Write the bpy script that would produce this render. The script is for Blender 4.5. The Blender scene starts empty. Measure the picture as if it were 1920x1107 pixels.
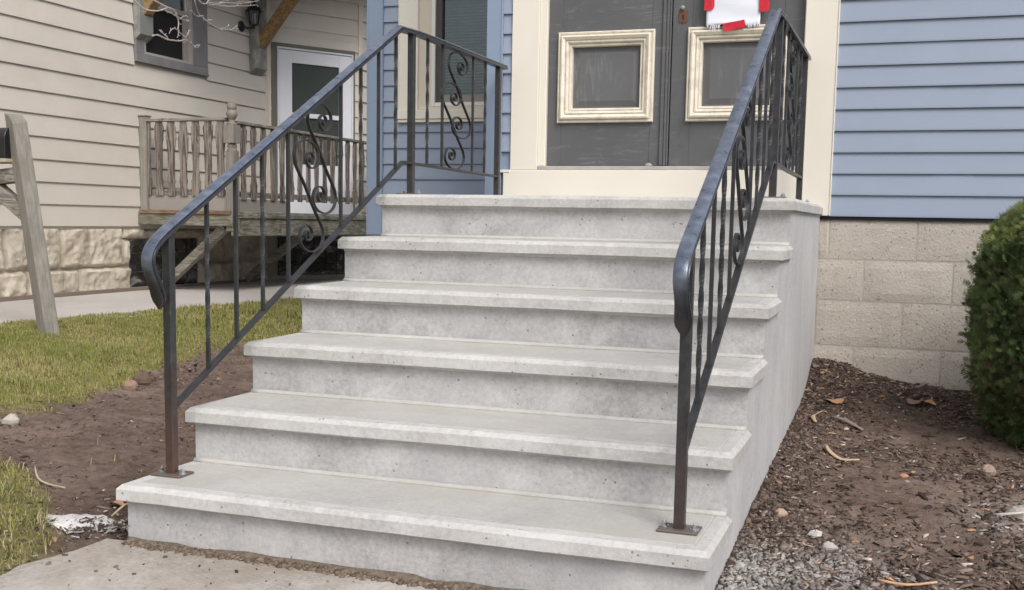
import bpy, math, random
import numpy as np
from mathutils import Vector, Matrix

random.seed(7)
rng = np.random.default_rng(7)
scene = bpy.context.scene
COL = scene.collection

# ------------------------------------------------------------------ camera
cam_d = bpy.data.cameras.new("camera")
cam = bpy.data.objects.new("camera", cam_d)
COL.objects.link(cam)
cr = Vector((0.94168142, 0.33603282, 0.0178341))
cu = Vector((-0.05466894, 0.10047734, 0.99343626))
cf = Vector((-0.33203527, 0.93647544, -0.1129882))
M = Matrix(((cr.x, cu.x, -cf.x, 2.33929), (cr.y, cu.y, -cf.y, -2.90895), (cr.z, cu.z, -cf.z, 1.05561), (0, 0, 0, 1)))
cam.matrix_world = M
cam_d.sensor_width = 36
cam_d.lens = 39.2177
cam_d.shift_y = 0.05148
cam_d.clip_start = 0.05
cam_d.clip_end = 400
scene.camera = cam

# ------------------------------------------------------------------ light
SUN_EL, SUN_AZ = math.radians(46), math.radians(44)      # azimuth measured from -Y (behind the camera) towards +X
world = bpy.data.worlds.new("World")
scene.world = world
world.use_nodes = True
wn = world.node_tree.nodes
wl = world.node_tree.links
bg = wn["Background"]
sky = wn.new("ShaderNodeTexSky")
sky.sky_type = 'NISHITA'
sky.sun_disc = False
sky.sun_elevation = SUN_EL
sky.sun_rotation = math.pi - SUN_AZ
sky.dust_density = 4.0
sky.air_density = 1.0
hs = wn.new("ShaderNodeHueSaturation")
hs.inputs["Saturation"].default_value = 0.32
wl.new(sky.outputs[0], hs.inputs["Color"])
wl.new(hs.outputs[0], bg.inputs[0])
bg.inputs[1].default_value = 0.15
sun_d = bpy.data.lights.new("sun", 'SUN')
sun_d.energy = 1.25
sun_d.angle = math.radians(26)
sun_d.color = (1.0, 0.965, 0.92)
sun = bpy.data.objects.new("sun", sun_d)
COL.objects.link(sun)
# direction towards the sun
sd = Vector((math.sin(SUN_AZ) * math.cos(SUN_EL), -math.cos(SUN_AZ) * math.cos(SUN_EL), math.sin(SUN_EL)))
sun.rotation_euler = sd.to_track_quat('Z', 'Y').to_euler()
sun.location = (6, -10, 12)
vs = scene.view_settings
vs.view_transform = 'Standard'
vs.look = 'None'
vs.gamma = 1
vs.exposure = 0.27
vs.use_curve_mapping = False
scene.render.engine = 'CYCLES'

# ------------------------------------------------------------------ noise
def _h(ix, iy, seed):
    n = (ix.astype(np.int64) * 374761393 + iy.astype(np.int64) * 668265263 + seed * 1442695041) & 0x7fffffff
    n = ((n ^ (n >> 13)) * 1274126177) & 0x7fffffff
    n = n ^ (n >> 16)
    return (n & 0xffff) / 65535.0
def vnoise(x, y, seed=0):
    x = np.asarray(x, float); y = np.asarray(y, float)
    ix = np.floor(x); iy = np.floor(y)
    fx = x - ix; fy = y - iy
    fx = fx * fx * (3 - 2 * fx); fy = fy * fy * (3 - 2 * fy)
    a = _h(ix, iy, seed); b = _h(ix + 1, iy, seed); c = _h(ix, iy + 1, seed); d = _h(ix + 1, iy + 1, seed)
    return (a * (1 - fx) + b * fx) * (1 - fy) + (c * (1 - fx) + d * fx) * fy
def fbm(x, y, seed=0, o=4):
    s = 0; a = 0.5; f = 1.0
    for i in range(o):
        s = s + a * vnoise(np.asarray(x) * f, np.asarray(y) * f, seed + i * 17)
        a *= 0.5; f *= 2.03
    return s

# ------------------------------------------------------------------ materials
class NT:
    def __init__(self, name):
        self.m = bpy.data.materials.new(name); self.m.use_nodes = True
        self.t = self.m.node_tree; self.n = self.t.nodes; self.l = self.t.links
        self.b = self.n["Principled BSDF"]; self.out = self.n["Material Output"]
        self._co = None
    def co(self, kind="Object"):
        c = self.n.new("ShaderNodeTexCoord"); return c.outputs[kind]
    def mapping(self, vec, scale=(1, 1, 1), rot=(0, 0, 0)):
        mp = self.n.new("ShaderNodeMapping"); self.l.new(vec, mp.inputs[0])
        mp.inputs["Scale"].default_value = scale; mp.inputs["Rotation"].default_value = rot
        return mp.outputs[0]
    def noise(self, vec, scale, detail=5, rough=0.55, dist=0.0):
        x = self.n.new("ShaderNodeTexNoise"); self.l.new(vec, x.inputs["Vector"])
        x.inputs["Scale"].default_value = scale; x.inputs["Detail"].default_value = detail
        x.inputs["Roughness"].default_value = rough; x.inputs["Distortion"].default_value = dist
        return x.outputs["Fac"]
    def vor(self, vec, scale, feature='F1'):
        x = self.n.new("ShaderNodeTexVoronoi"); self.l.new(vec, x.inputs["Vector"])
        x.feature = feature; x.inputs["Scale"].default_value = scale
        return x.outputs["Distance"]
    def ramp(self, fac, stops):
        r = self.n.new("ShaderNodeValToRGB"); self.l.new(fac, r.inputs[0])
        e = r.color_ramp.elements
        while len(e) < len(stops): e.new(0.5)
        for i, (p, c) in enumerate(stops):
            e[i].position = p
            e[i].color = (c, c, c, 1) if isinstance(c, (int, float)) else (*c, 1)
        return r.outputs[0]
    def mix(self, fac, a, b, mode='MIX'):
        x = self.n.new("ShaderNodeMix"); x.data_type = 'RGBA'; x.blend_type = mode
        for s, v in ((0, fac), (6, a), (7, b)):
            if isinstance(v, bpy.types.NodeSocket): self.l.new(v, x.inputs[s])
            elif s == 0: x.inputs[0].default_value = v
            else: x.inputs[s].default_value = (v, v, v, 1) if isinstance(v, (int, float)) else (*v, 1)
        return x.outputs[2]
    def math(self, op, a, b=0.0):
        x = self.n.new("ShaderNodeMath"); x.operation = op
        for i, v in ((0, a), (1, b)):
            if isinstance(v, bpy.types.NodeSocket): self.l.new(v, x.inputs[i])
            else: x.inputs[i].default_value = v
        return x.outputs[0]
    def sep(self, vec):
        x = self.n.new("ShaderNodeSeparateXYZ"); self.l.new(vec, x.inputs[0]); return x.outputs
    def attr(self, name):
        x = self.n.new("ShaderNodeAttribute"); x.attribute_name = name; return x
    def objrand(self):
        return self.n.new("ShaderNodeObjectInfo").outputs["Random"]
    def color(self, c):
        if isinstance(c, bpy.types.NodeSocket): self.l.new(c, self.b.inputs["Base Color"])
        else: self.b.inputs["Base Color"].default_value = (*c, 1)
    def rough(self, r):
        if isinstance(r, bpy.types.NodeSocket): self.l.new(r, self.b.inputs["Roughness"])
        else: self.b.inputs["Roughness"].default_value = r
    def bump(self, h, strength=0.3, dist=0.01, prev=None):
        x = self.n.new("ShaderNodeBump"); self.l.new(h, x.inputs["Height"])
        x.inputs["Strength"].default_value = strength; x.inputs["Distance"].default_value = dist
        if prev is not None: self.l.new(prev, x.inputs["Normal"])
        self.l.new(x.outputs[0], self.b.inputs["Normal"]); return x.outputs[0]
    def spec(self, v): self.b.inputs["Specular IOR Level"].default_value = v

def mat_concrete(name, lo, mid, hi, blotch=1.7, pits=True, warm=None, contrast=1.0, streak=None):
    t = NT(name); c = t.co()
    big = t.noise(c, blotch, 6, 0.62, 0.6)
    med = t.noise(c, 15, 8, 0.74)
    fine = t.noise(c, 62, 6, 0.78)
    f = t.math('ADD', t.math('MULTIPLY', big, 0.42), t.math('ADD', t.math('MULTIPLY', med, 0.24), t.math('MULTIPLY', fine, 0.40)))
    base = t.ramp(f, [(0.535 - .125 / contrast, lo), (0.535, mid), (0.535 + .135 / contrast, hi)])
    if warm:
        base = t.mix(t.ramp(t.noise(c, 2.6, 5, 0.6), [(0.45, 0.0), (0.72, 0.55)]), base, warm)
    if streak:
        sn = t.noise(t.mapping(c, (3.2, 3.2, .55)), 1.0, 6, .6, .5)
        base = t.mix(t.math('MULTIPLY', t.ramp(sn, [(.46, 0), (.68, 1)]), streak[1]), base, streak[0])
    h = fine
    if pits:
        pv = t.vor(c, 36)
        keep = t.ramp(t.noise(c, 11, 2), [(0.55, 0.0), (0.60, 1.0)])
        pm = t.math('MULTIPLY', t.ramp(pv, [(0.09, 1.0), (0.17, 0.0)]), keep)
        base = t.mix(t.math('MULTIPLY', pm, 0.75), base, tuple(v * 0.35 for v in lo))
        h = t.math('SUBTRACT', fine, t.math('MULTIPLY', pm, 1.2))
    t.color(base); t.rough(0.85); t.spec(0.25)
    t.bump(h, 0.35, 0.006)
    return t.m

def mat_paint(name, col, var=0.06, rough=0.55, dirt=None, scale=3.0, grain=None, bump=0.06):
    t = NT(name); c = t.co()
    n = t.noise(c, scale, 5, 0.6)
    base = t.mix(t.ramp(n, [(0.3, 0.0), (0.7, 1.0)]), tuple(v * (1 - var) for v in col), tuple(min(1, v * (1 + var)) for v in col))
    r = t.objrand()
    base = t.mix(t.math('MULTIPLY', r, 0.06), base, tuple(v * 0.7 for v in col))
    if dirt:
        dcol, amt, dsc = dirt
        g = t.noise(t.mapping(c, dsc), 1.0, 6, 0.65, 0.4)
        base = t.mix(t.math('MULTIPLY', t.ramp(g, [(0.48, 0.0), (0.75, 1.0)]), amt), base, dcol)
    t.color(base); t.rough(rough); t.spec(0.35)
    if grain:
        h = t.noise(t.mapping(c, grain), 1.0, 4, 0.6)
    else:
        h = t.noise(c, 140, 3, 0.6)
    t.bump(h, bump, 0.004)
    return t.m

def mat_wood(name, cols, axis_scale, rough=0.8, moss=None, bump=0.5, rings=6.0):
    """weathered timber; axis_scale stretches the grain along the board"""
    t = NT(name); c = t.co()
    off = t.n.new("ShaderNodeVectorMath"); off.operation = 'ADD'
    cmb = t.n.new("ShaderNodeCombineXYZ"); rr = t.math('MULTIPLY', t.objrand(), 37.0)
    for i in range(3): t.l.new(rr, cmb.inputs[i])
    t.l.new(c, off.inputs[0]); t.l.new(cmb.outputs[0], off.inputs[1])
    v = t.mapping(off.outputs[0], axis_scale)
    g = t.noise(v, 1.0, 4, 0.6, 0.8)
    w = t.math('SINE', t.math('MULTIPLY', g, rings * 6.28)); w = t.math('ADD', t.math('MULTIPLY', w, 0.5), 0.5)
    fine = t.noise(v, 7.0, 4, 0.7)
    f = t.math('ADD', t.math('MULTIPLY', w, 0.55), t.math('MULTIPLY', fine, 0.5))
    base = t.ramp(f, [(0.15, cols[0]), (0.5, cols[1]), (0.9, cols[2])])
    base = t.mix(t.math('MULTIPLY', t.objrand(), 0.25), base, tuple(x * 0.6 for x in cols[1]))
    if moss:
        mm = t.noise(c, 5.0, 6, 0.65)
        base = t.mix(t.ramp(mm, [(0.48, 0.0), (0.68, moss[1])]), base, moss[0])
    t.color(base); t.rough(rough); t.spec(0.2)
    t.bump(f, bump, 0.004)
    return t.m

def mat_plain(name, col, rough=0.5, metal=0.0, spec=0.5):
    t = NT(name); c = t.co()
    n = t.noise(c, 30, 4, 0.6)
    t.color(t.mix(n, tuple(v * 0.85 for v in col), tuple(min(1, v * 1.12) for v in col)))
    t.rough(rough); t.b.inputs["Metallic"].default_value = metal; t.spec(spec)
    return t.m

def mat_attr(name, rough=0.8, spec=0.2, trans=0.0, bump=0.0):
    t = NT(name)
    a = t.attr("tint"); t.color(a.outputs["Color"]); t.rough(rough); t.spec(spec)
    if trans:
        t.b.inputs["Subsurface Weight"].default_value = 0.0
        tr = t.n.new("ShaderNodeBsdfTranslucent"); t.l.new(a.outputs["Color"], tr.inputs[0])
        mx = t.n.new("ShaderNodeMixShader"); mx.inputs[0].default_value = trans
        t.l.new(t.b.outputs[0], mx.inputs[1]); t.l.new(tr.outputs[0], mx.inputs[2]); t.l.new(mx.outputs[0], t.out.inputs[0])
    if bump:
        t.bump(t.noise(t.co(), 120, 4, 0.7), bump, 0.004)
    return t.m

def mat_glass(name, rough=0.02, wob=0.0, gl=1.6):
    t = NT(name)
    g = t.n.new("ShaderNodeBsdfGlossy"); g.inputs["Roughness"].default_value = rough
    g.inputs["Color"].default_value = (0.9, 0.95, 1, 1)
    tr = t.n.new("ShaderNodeBsdfTransparent"); tr.inputs[0].default_value = (0.75, 0.8, 0.8, 1)
    fr = t.n.new("ShaderNodeFresnel"); fr.inputs[0].default_value = 1.5
    mx = t.n.new("ShaderNodeMixShader")
    t.l.new(t.math('ADD', t.math('MULTIPLY', fr.outputs[0], gl), 0.02), mx.inputs[0])
    t.l.new(tr.outputs[0], mx.inputs[1]); t.l.new(g.outputs[0], mx.inputs[2]); t.l.new(mx.outputs[0], t.out.inputs[0])
    if wob:
        b = t.n.new("ShaderNodeBump"); b.inputs["Strength"].default_value = wob; b.inputs["Distance"].default_value = 0.02
        t.l.new(t.noise(t.co(), 4, 2), b.inputs["Height"]); t.l.new(b.outputs[0], g.inputs["Normal"])
    return t.m

def mat_iron(name='wrought_iron', cols=((0.018, 0.0185, 0.021), (0.032, 0.033, 0.037), (0.06, 0.061, 0.066)), metal=.15, rg=(.32, .5), sp=(.2, .19, .19)):
    t = NT(name); c = t.co()
    n = t.noise(c, 22, 6, 0.65); f = t.noise(c, 160, 4, 0.7)
    base = t.ramp(n, [(0.3, cols[0]), (0.55, cols[1]), (0.75, cols[2])])
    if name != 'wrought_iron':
        base = t.mix(t.attr('sky_sheen').outputs['Fac'], (0.034, 0.035, 0.04), base)  # painted sky reflection fades to dark iron as the attribute drops
    spk = t.ramp(t.noise(c, 95, 3, 0.7), [(0.66, 0.0), (0.74, 1.0)])
    base = t.mix(t.math('MULTIPLY', spk, 0.45), base, sp)
    at = t.attr("rust")
    rn = t.math('MULTIPLY', at.outputs["Fac"], t.ramp(t.noise(c, 26, 6, 0.7), [(0.3, 0.2), (0.62, 1.0)]))
    base = t.mix(rn, base, (0.115, 0.054, 0.034))
    t.color(base); t.b.inputs["Metallic"].default_value = metal
    t.rough(t.ramp(n, [(0.3, rg[0]), (0.7, rg[1])])); t.spec(0.6)
    t.bump(t.math('ADD', f, n), 0.22, 0.003)
    return t.m

M_RISER = mat_concrete("riser_concrete", (0.33, 0.325, 0.323), (0.465, 0.457, 0.455), (0.59, 0.58, 0.575), 2.2, contrast=1.2, warm=(0.345, 0.345, 0.37))
M_TREAD = mat_concrete("tread_concrete", (0.37, 0.36, 0.345), (0.46, 0.447, 0.425), (0.54, 0.525, 0.505), 1.6, pits=False, warm=(0.43, 0.405, 0.36))
M_SIDE = mat_concrete("side_concrete", (0.42, 0.415, 0.425), (0.53, 0.525, 0.53), (0.62, 0.615, 0.615), 1.4, streak=((0.40, 0.395, 0.425), .5))
M_NOSE = mat_concrete("nosing_concrete", (0.38, 0.37, 0.36), (0.51, 0.50, 0.485), (0.62, 0.61, 0.595), 3.0)
M_WALK = mat_concrete("walk_concrete", (0.25, 0.225, 0.20), (0.39, 0.355, 0.325), (0.52, 0.485, 0.45), 1.5, warm=(0.27, 0.215, 0.155), contrast=1.2)
M_SWALK = mat_concrete("side_walk_concrete", (0.42, 0.39, 0.365), (0.50, 0.465, 0.44), (0.56, 0.53, 0.50), 1.0, pits=False)
M_IRON = mat_iron()
M_HAND = mat_iron('sky_sheen_handrail_iron', ((0.10, 0.122, 0.165), (0.19, 0.222, 0.295), (0.31, 0.345, 0.42)), .5, (.24, .40), (.42, .43, .46))  # bluish sky reflection painted into the handrail colour
M_PLATE = mat_plain("plate_steel", (0.17, 0.135, 0.115), 0.42, .35)
M_ZINC = mat_plain("zinc", (0.62, 0.64, 0.68), 0.3, 1.0)
M_BLUE = mat_paint("blue_vinyl", (0.288, 0.336, 0.432), 0.035, 0.5, grain=(3, 60, 160), bump=0.05)
M_BLUETRIM = mat_paint("blue_trim", (0.25, 0.312, 0.42), 0.03, 0.45)
M_CREAM = mat_paint("cream_trim", (0.76, 0.715, 0.63), 0.02, 0.5)
M_CREAM_OLD = mat_paint("aged_cream_moulding", (0.75, 0.695, 0.585), 0.06, 0.55, dirt=((0.15, 0.115, 0.08), 0.38, (20, 20, 14)), scale=8)
M_VINYLW = mat_paint("white_vinyl", (0.78, 0.76, 0.72), 0.02, 0.4)
M_BEIGE = mat_paint("beige_siding", (0.61, 0.562, 0.50), 0.04, 0.5, dirt=((0.44, 0.40, 0.35), 0.4, (1.0, 1.0, 1.6)), scale=1.2)
M_BEIGETRIM = mat_paint("beige_trim", (0.64, 0.575, 0.49), 0.03, 0.5)
M_GREYTRIM = mat_paint("grey_window_trim", (0.20, 0.19, 0.195), 0.10, 0.55, dirt=((0.34, 0.33, 0.32), 0.4, (6, 6, 2)))
M_GREENTRIM = mat_paint("grey_green_trim", (0.15, 0.145, 0.12), 0.08, 0.6)
M_WHITEDOOR = mat_paint("white_storm_door", (0.72, 0.73, 0.78), 0.02, 0.35)
M_DARK = mat_plain("dark_void", (0.012, 0.012, 0.013), 0.7)
M_SCREEN = mat_plain("dark_screen_frame", (0.075, 0.07, 0.068), 0.6)
M_MAUVE = mat_plain("mauve_sash", (0.30, 0.265, 0.25), 0.5)
M_BLIND = mat_plain("blind_slats", (0.30, 0.325, 0.31), 0.6)
M_BLIND2 = mat_plain("brown_blind_slats", (0.24, 0.21, 0.185), 0.8)
M_GLASS = mat_glass("window_glass", wob=0.25)
M_MESH = mat_plain("insect_screen", (0.016, 0.017, 0.017), 0.75, spec=.15)
M_BLACK = mat_plain("black_metal", (0.012, 0.012, 0.014), 0.35)
M_RUSTY = mat_plain("rusty_plate", (0.14, 0.062, 0.035), 0.8)
M_PAPER = mat_paint("paper", (0.76, 0.78, 0.86), 0.02, 0.7)
M_TAPE = mat_paint("red_tape", (0.56, 0.022, 0.04), 0.18, 0.35, scale=25)
GREYW = [(0.11, 0.10, 0.088), (0.27, 0.25, 0.22), (0.42, 0.395, 0.355)]
M_WOODV = mat_wood("weathered_wood_upright", [(0.20, 0.187, 0.17), (0.30, 0.28, 0.25), (0.38, 0.36, 0.325)], (42, 42, 1.3), moss=((0.17, 0.155, 0.08), 0.3), rings=1.2, bump=.5)
M_SLAT = mat_wood("weathered_slat", [(0.05, 0.04, 0.035), (0.19, 0.162, 0.142), (0.35, 0.31, 0.275)], (16, 16, 1.0), rings=6)
M_WOODX = mat_wood("weathered_rail_wood", GREYW, (1.6, 22, 22), moss=((0.13, 0.13, 0.05), 0.5))
M_WOODY = mat_wood("weathered_rail_wood_long", GREYW, (22, 1.6, 22), moss=((0.10, 0.105, 0.04), 0.6))
M_MOSSY = mat_wood("mossy_rim_board", [(0.13, 0.12, 0.09), (0.25, 0.235, 0.19), (0.36, 0.34, 0.29)], (1.5, 1.5, 14), moss=((0.085, 0.10, 0.045), 0.85))
M_RUSTWOOD = mat_wood("rusty_deck_edge", [(0.14, 0.085, 0.05), (0.24, 0.16, 0.10), (0.32, 0.25, 0.18)], (2, 20, 20))
M_GREYBOARD = mat_paint("grey_skirt_board", (0.33, 0.30, 0.275), 0.06, 0.7)
M_NEWWOOD = mat_wood("orange_brace_wood", [(0.19, 0.115, 0.055), (0.31, 0.195, 0.095), (0.40, 0.265, 0.14)], (9, 9, 9), bump=0.2)
M_SOFT = mat_paint("peeling_plate_paint", (0.20, 0.205, 0.195), 0.06, 0.7, dirt=((0.60, 0.545, 0.44), 0.9, (4, 4, 3)))
M_BRANCH = mat_plain("branch_bark", (0.42, 0.37, 0.36), 0.6)
M_EDGING = mat_plain("edging_wood", (0.20, 0.155, 0.125), 0.85)

def mat_block():
    t = NT("cinder_block"); c = t.co()
    base = t.mix(t.ramp(t.noise(c, 2.2, 6, 0.6), [(0.35, 0), (0.65, 1)]), (0.44, 0.395, 0.345), (0.52, 0.475, 0.42))
    base = t.mix(t.math('MULTIPLY', t.objrand(), 0.22), base, (0.40, 0.365, 0.325))
    v = t.vor(c, 75); sp = t.noise(c, 60, 3, 0.6)
    base = t.mix(t.math('MULTIPLY', t.ramp(sp, [(0.62, 0), (0.70, 1)]), 0.55), base, (0.66, 0.61, 0.55))
    base = t.mix(t.math('MULTIPLY', t.ramp(t.noise(c, 90, 2, 0.5), [(0.64, 0), (0.70, 1)]), 0.7), base, (0.13, 0.11, 0.095))
    t.color(base); t.rough(0.95); t.spec(0.1)
    t.bump(t.math('ADD', t.noise(c, 70, 4, 0.7), v), 0.4, 0.004); return t.m
M_BLOCK = mat_block()
M_MORTAR = mat_concrete("mortar", (0.33, 0.30, 0.265), (0.42, 0.385, 0.34), (0.48, 0.44, 0.395), 4, pits=False)

def mat_stone():
    t = NT("rough_limestone"); c = t.co()
    n = t.noise(c, 3.2, 8, 0.62, 0.7)
    base = t.ramp(n, [(0.32, (0.34, 0.29, 0.225)), (0.46, (0.52, 0.455, 0.365)), (0.64, (0.66, 0.60, 0.50))])
    base = t.mix(t.math('MULTIPLY', t.objrand(), 0.3), base, (0.42, 0.38, 0.33))
    st = t.noise(t.mapping(c, (6, 6, 1.2)), 1.0, 5, 0.6)
    base = t.mix(t.ramp(st, [(0.56, 0.0), (0.72, 0.55)]), base, (0.20, 0.165, 0.13))
    t.color(base); t.rough(0.92); t.spec(0.15); t.bump(t.noise(c, 18, 8, 0.7), 0.7, 0.02); return t.m
M_STONE = mat_stone()

def mat_door():
    t = NT("worn_grey_door_paint"); c = t.co()
    n = t.noise(c, 2.5, 5, 0.6)
    base = t.mix(n, (0.088, 0.09, 0.095), (0.125, 0.125, 0.13))
    st = t.noise(t.mapping(c, (6.0, 10, 60)), 1.0, 6, 0.7, 0.8)
    zone = t.ramp(t.noise(c, 3.2, 4), [(0.44, 0.0), (0.60, 1.0)])
    base = t.mix(t.math('MULTIPLY', t.ramp(t.noise(t.mapping(c, (4, 4, 9)), 1.0, 7, .72, .6), [(0.56, 0), (0.66, 1)]), 0.42), base, (0.22, 0.22, 0.23))
    base = t.mix(t.math('MULTIPLY', t.ramp(t.noise(t.mapping(c, (5, 5, 3)), 1.0, 6, .7, .4), [(0.30, 1), (0.42, 0)]), 0.5), base, (0.055, 0.056, 0.06))
    base = t.mix(t.math('MULTIPLY', t.math('MULTIPLY', t.ramp(st, [(0.55, 0), (0.70, 1)]), zone), 0.38), base, (0.34, 0.34, 0.36))
    t.color(base); t.rough(t.ramp(n, [(0.3, 0.42), (0.7, 0.62)])); t.spec(0.4)
    t.bump(st, 0.12, 0.003); return t.m
def mat_doorpanel():
    t = NT("worn_grey_panel_paint"); c = t.co()
    n = t.noise(c, 2.5, 5, 0.6)
    base = t.mix(n, (0.105, 0.107, 0.111), (0.145, 0.145, 0.15))
    st = t.noise(t.mapping(c, (34, 10, 4.5)), 1.0, 7, 0.75, 1.0)
    zone = t.ramp(t.noise(c, 3.4, 3), [(0.44, 0.0), (0.60, 1.0)])
    base = t.mix(t.math('MULTIPLY', t.math('MULTIPLY', t.ramp(st, [(0.50, 0), (0.68, 1)]), zone), 0.42), base, (0.34, 0.35, 0.37))
    t.color(base); t.rough(0.5); t.spec(0.4); t.bump(st, 0.1, 0.003); return t.m
M_DOOR = mat_door(); M_DPANEL = mat_doorpanel()

def mat_glassblock():
    t = NT("glass_block"); c = t.co()
    n = t.noise(t.mapping(c, (5, 5, 7)), 1.0, 2, 0.5, .8)
    t.color(t.ramp(n, [(0.45, (0.018, 0.019, 0.018)), (0.58, (0.05, 0.052, 0.05)), (0.68, (0.22, 0.22, 0.21))]))
    t.rough(0.08); t.spec(0.7); t.bump(n, 0.25, 0.01); return t.m
M_GBLOCK = mat_glassblock()

# ------------------------------------------------------------------ mesh builder
class MB:
    def __init__(s): s.v = []; s.f = []; s.mi = []; s.rust = None
    def add(s, verts, faces, mi=0):
        o = len(s.v); s.v.extend([tuple(v) for v in verts])
        for f in faces: s.f.append([i + o for i in f]); s.mi.append(mi)
    def box(s, a, b, mi=0):
        x0, y0, z0 = a; x1, y1, z1 = b
        s.add([(x0, y0, z0), (x1, y0, z0), (x1, y1, z0), (x0, y1, z0), (x0, y0, z1), (x1, y0, z1), (x1, y1, z1), (x0, y1, z1)],
              [(0, 3, 2, 1), (4, 5, 6, 7), (0, 1, 5, 4), (1, 2, 6, 5), (2, 3, 7, 6), (3, 0, 4, 7)], mi)
    def sweep(s, pts, prof, side, mi=0, twist=None, scale=None, cap=True):
        """sweep closed 2-D profile (a along side vector, b along normal) through pts"""
        P = [Vector(p) for p in pts]; n = len(P); side = Vector(side).normalized(); k = len(prof)
        V = []
        for i, p in enumerate(P):
            if i == 0: d = P[1] - P[0]
            elif i == n - 1: d = P[-1] - P[-2]
            else:
                d1 = (P[i] - P[i - 1]).normalized(); d2 = (P[i + 1] - P[i]).normalized(); d = d1 + d2
            d = d.normalized()
            sd_ = (side - d * side.dot(d)).normalized(); nn = d.cross(sd_)
            stretch = 1.0
            if 0 < i < n - 1:
                c = max(0.5, d.dot((P[i + 1] - P[i]).normalized())); stretch = 1 / c
            tw = twist[i] if twist else 0.0
            sa, sb = (scale[i] if scale else (1, 1))
            ct, st = math.cos(tw), math.sin(tw)
            for a, b in prof:
                a2 = (a * ct - b * st) * sa; b2 = (a * st + b * ct) * sb
                V.append(p + sd_ * a2 + nn * (b2 * stretch))
        F = []
        for i in range(n - 1):
            for j in range(k):
                j2 = (j + 1) % k
                F.append((i * k + j, i * k + j2, (i + 1) * k + j2, (i + 1) * k + j))
        if cap:
            F.append(tuple(range(k - 1, -1, -1))); F.append(tuple((n - 1) * k + j for j in range(k)))
        s.add(V, F, mi)
    def lathe(s, prof, c, seg=12, mi=0, axis='z'):
        V = []; n = len(prof)
        for r, z in prof:
            for j in range(seg):
                a = 2 * math.pi * j / seg
                if axis == 'z': V.append((c[0] + r * math.cos(a), c[1] + r * math.sin(a), c[2] + z))
                elif axis == 'x': V.append((c[0] + z, c[1] + r * math.cos(a), c[2] + r * math.sin(a)))
                else: V.append((c[0] + r * math.cos(a), c[1] + z, c[2] + r * math.sin(a)))
        F = []
        for i in range(n - 1):
            for j in range(seg):
                j2 = (j + 1) % seg; F.append((i * seg + j, i * seg + j2, (i + 1) * seg + j2, (i + 1) * seg + j))
        F.append(tuple(range(seg - 1, -1, -1))); F.append(tuple((n - 1) * seg + j for j in range(seg)))
        s.add(V, F, mi)
    def prism(s, poly, d, mi=0):
        """poly: 3-D polygon extruded by vector d"""
        n = len(poly); d = Vector(d); V = [Vector(p) for p in poly] + [Vector(p) + d for p in poly]
        F = [tuple(range(n - 1, -1, -1)), tuple(range(n, 2 * n))] + [(i, (i + 1) % n, (i + 1) % n + n, i + n) for i in range(n)]
        s.add(V, F, mi)

BASE = {}
def mesh_obj(name, verts, faces, mats, parent=None, mi=None, smooth=False, recalc=True, loc=None):
    b = Vector((0, 0, 0))
    if parent is not None: b = BASE[parent.name]
    me = bpy.data.meshes.new(name)
    o3 = Vector(loc) if loc is not None else Vector((0, 0, 0))
    if loc is None:
        verts = [(v[0] - b.x, v[1] - b.y, v[2] - b.z) for v in verts]
    me.from_pydata(verts, [], faces)
    for m in (mats if isinstance(mats, (list, tuple)) else [mats]): me.materials.append(m)
    if mi is not None: me.polygons.foreach_set("material_index", mi)
    if recalc:
        import bmesh
        bm = bmesh.new(); bm.from_mesh(me); bmesh.ops.recalc_face_normals(bm, faces=bm.faces); bm.to_mesh(me); bm.free()
    if smooth:
        me.polygons.foreach_set("use_smooth", [True] * len(me.polygons))
    o = bpy.data.objects.new(name, me); COL.objects.link(o)
    if parent is not None:
        o.parent = parent
        if loc is not None: o.location = o3 - b
        BASE[o.name] = b if loc is None else o3
    else:
        if loc is not None: o.location = o3
        BASE[o.name] = o3
    return o
def build(mb, name, mats, parent=None, smooth=False, bevel=0.0, loc=None, seg=1, angle=35):
    o = mesh_obj(name, mb.v, mb.f, mats, parent, mb.mi, smooth, loc=loc)
    if bevel:
        m = o.modifiers.new("bevel", 'BEVEL'); m.width = bevel; m.segments = seg; m.limit_method = 'ANGLE'; m.angle_limit = math.radians(angle)
    return o
def clone(o, parent, loc):
    c = o.copy(); COL.objects.link(c); c.parent = parent
    c.location = Vector(loc) - BASE[parent.name]; BASE[c.name] = Vector(loc)
    return c
def smooth_angle(o, deg=35):
    import bmesh
    me = o.data
    me.polygons.foreach_set("use_smooth", [True] * len(me.polygons))
    bm = bmesh.new(); bm.from_mesh(me)
    for e in bm.edges:
        if len(e.link_faces) == 2 and e.calc_face_angle(0) > math.radians(deg): e.smooth = False
    bm.to_mesh(me); bm.free()
def thing(name, label, cat, loc=(0, 0, 0), group=None):
    o = bpy.data.objects.new(name, None); COL.objects.link(o); o.location = loc
    o.empty_display_size = 0.1
    BASE[o.name] = Vector(loc)
    o["label"] = label; o["category"] = cat
    if group: o["group"] = group
    return o
GROUPS = {'stone': 'stones lying on the soil beds', 'clod': 'earth clods at the lawn edge', 'leaf': 'dead leaves on the ground', 'bark': 'bark strips on the right bed', 'wood chip': 'large wood slivers on the right bed', 'twig': 'dry twigs on the left bed'}
def tag(o, label, cat, group=None):
    group = group or GROUPS.get(cat)
    o["label"] = label; o["category"] = cat
    if group: o["group"] = group
    return o
def point_tint(o, cols):
    a = o.data.color_attributes.new("tint", 'FLOAT_COLOR', 'POINT')
    a.data.foreach_set("color", np.ascontiguousarray(cols, dtype=np.float32).ravel())

# ------------------------------------------------------------------ dimensions
W, T, R = 1.866, 0.36784, 0.195
YH = 3.368            # front wall of the blue house
LAND = 6 * R

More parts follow.
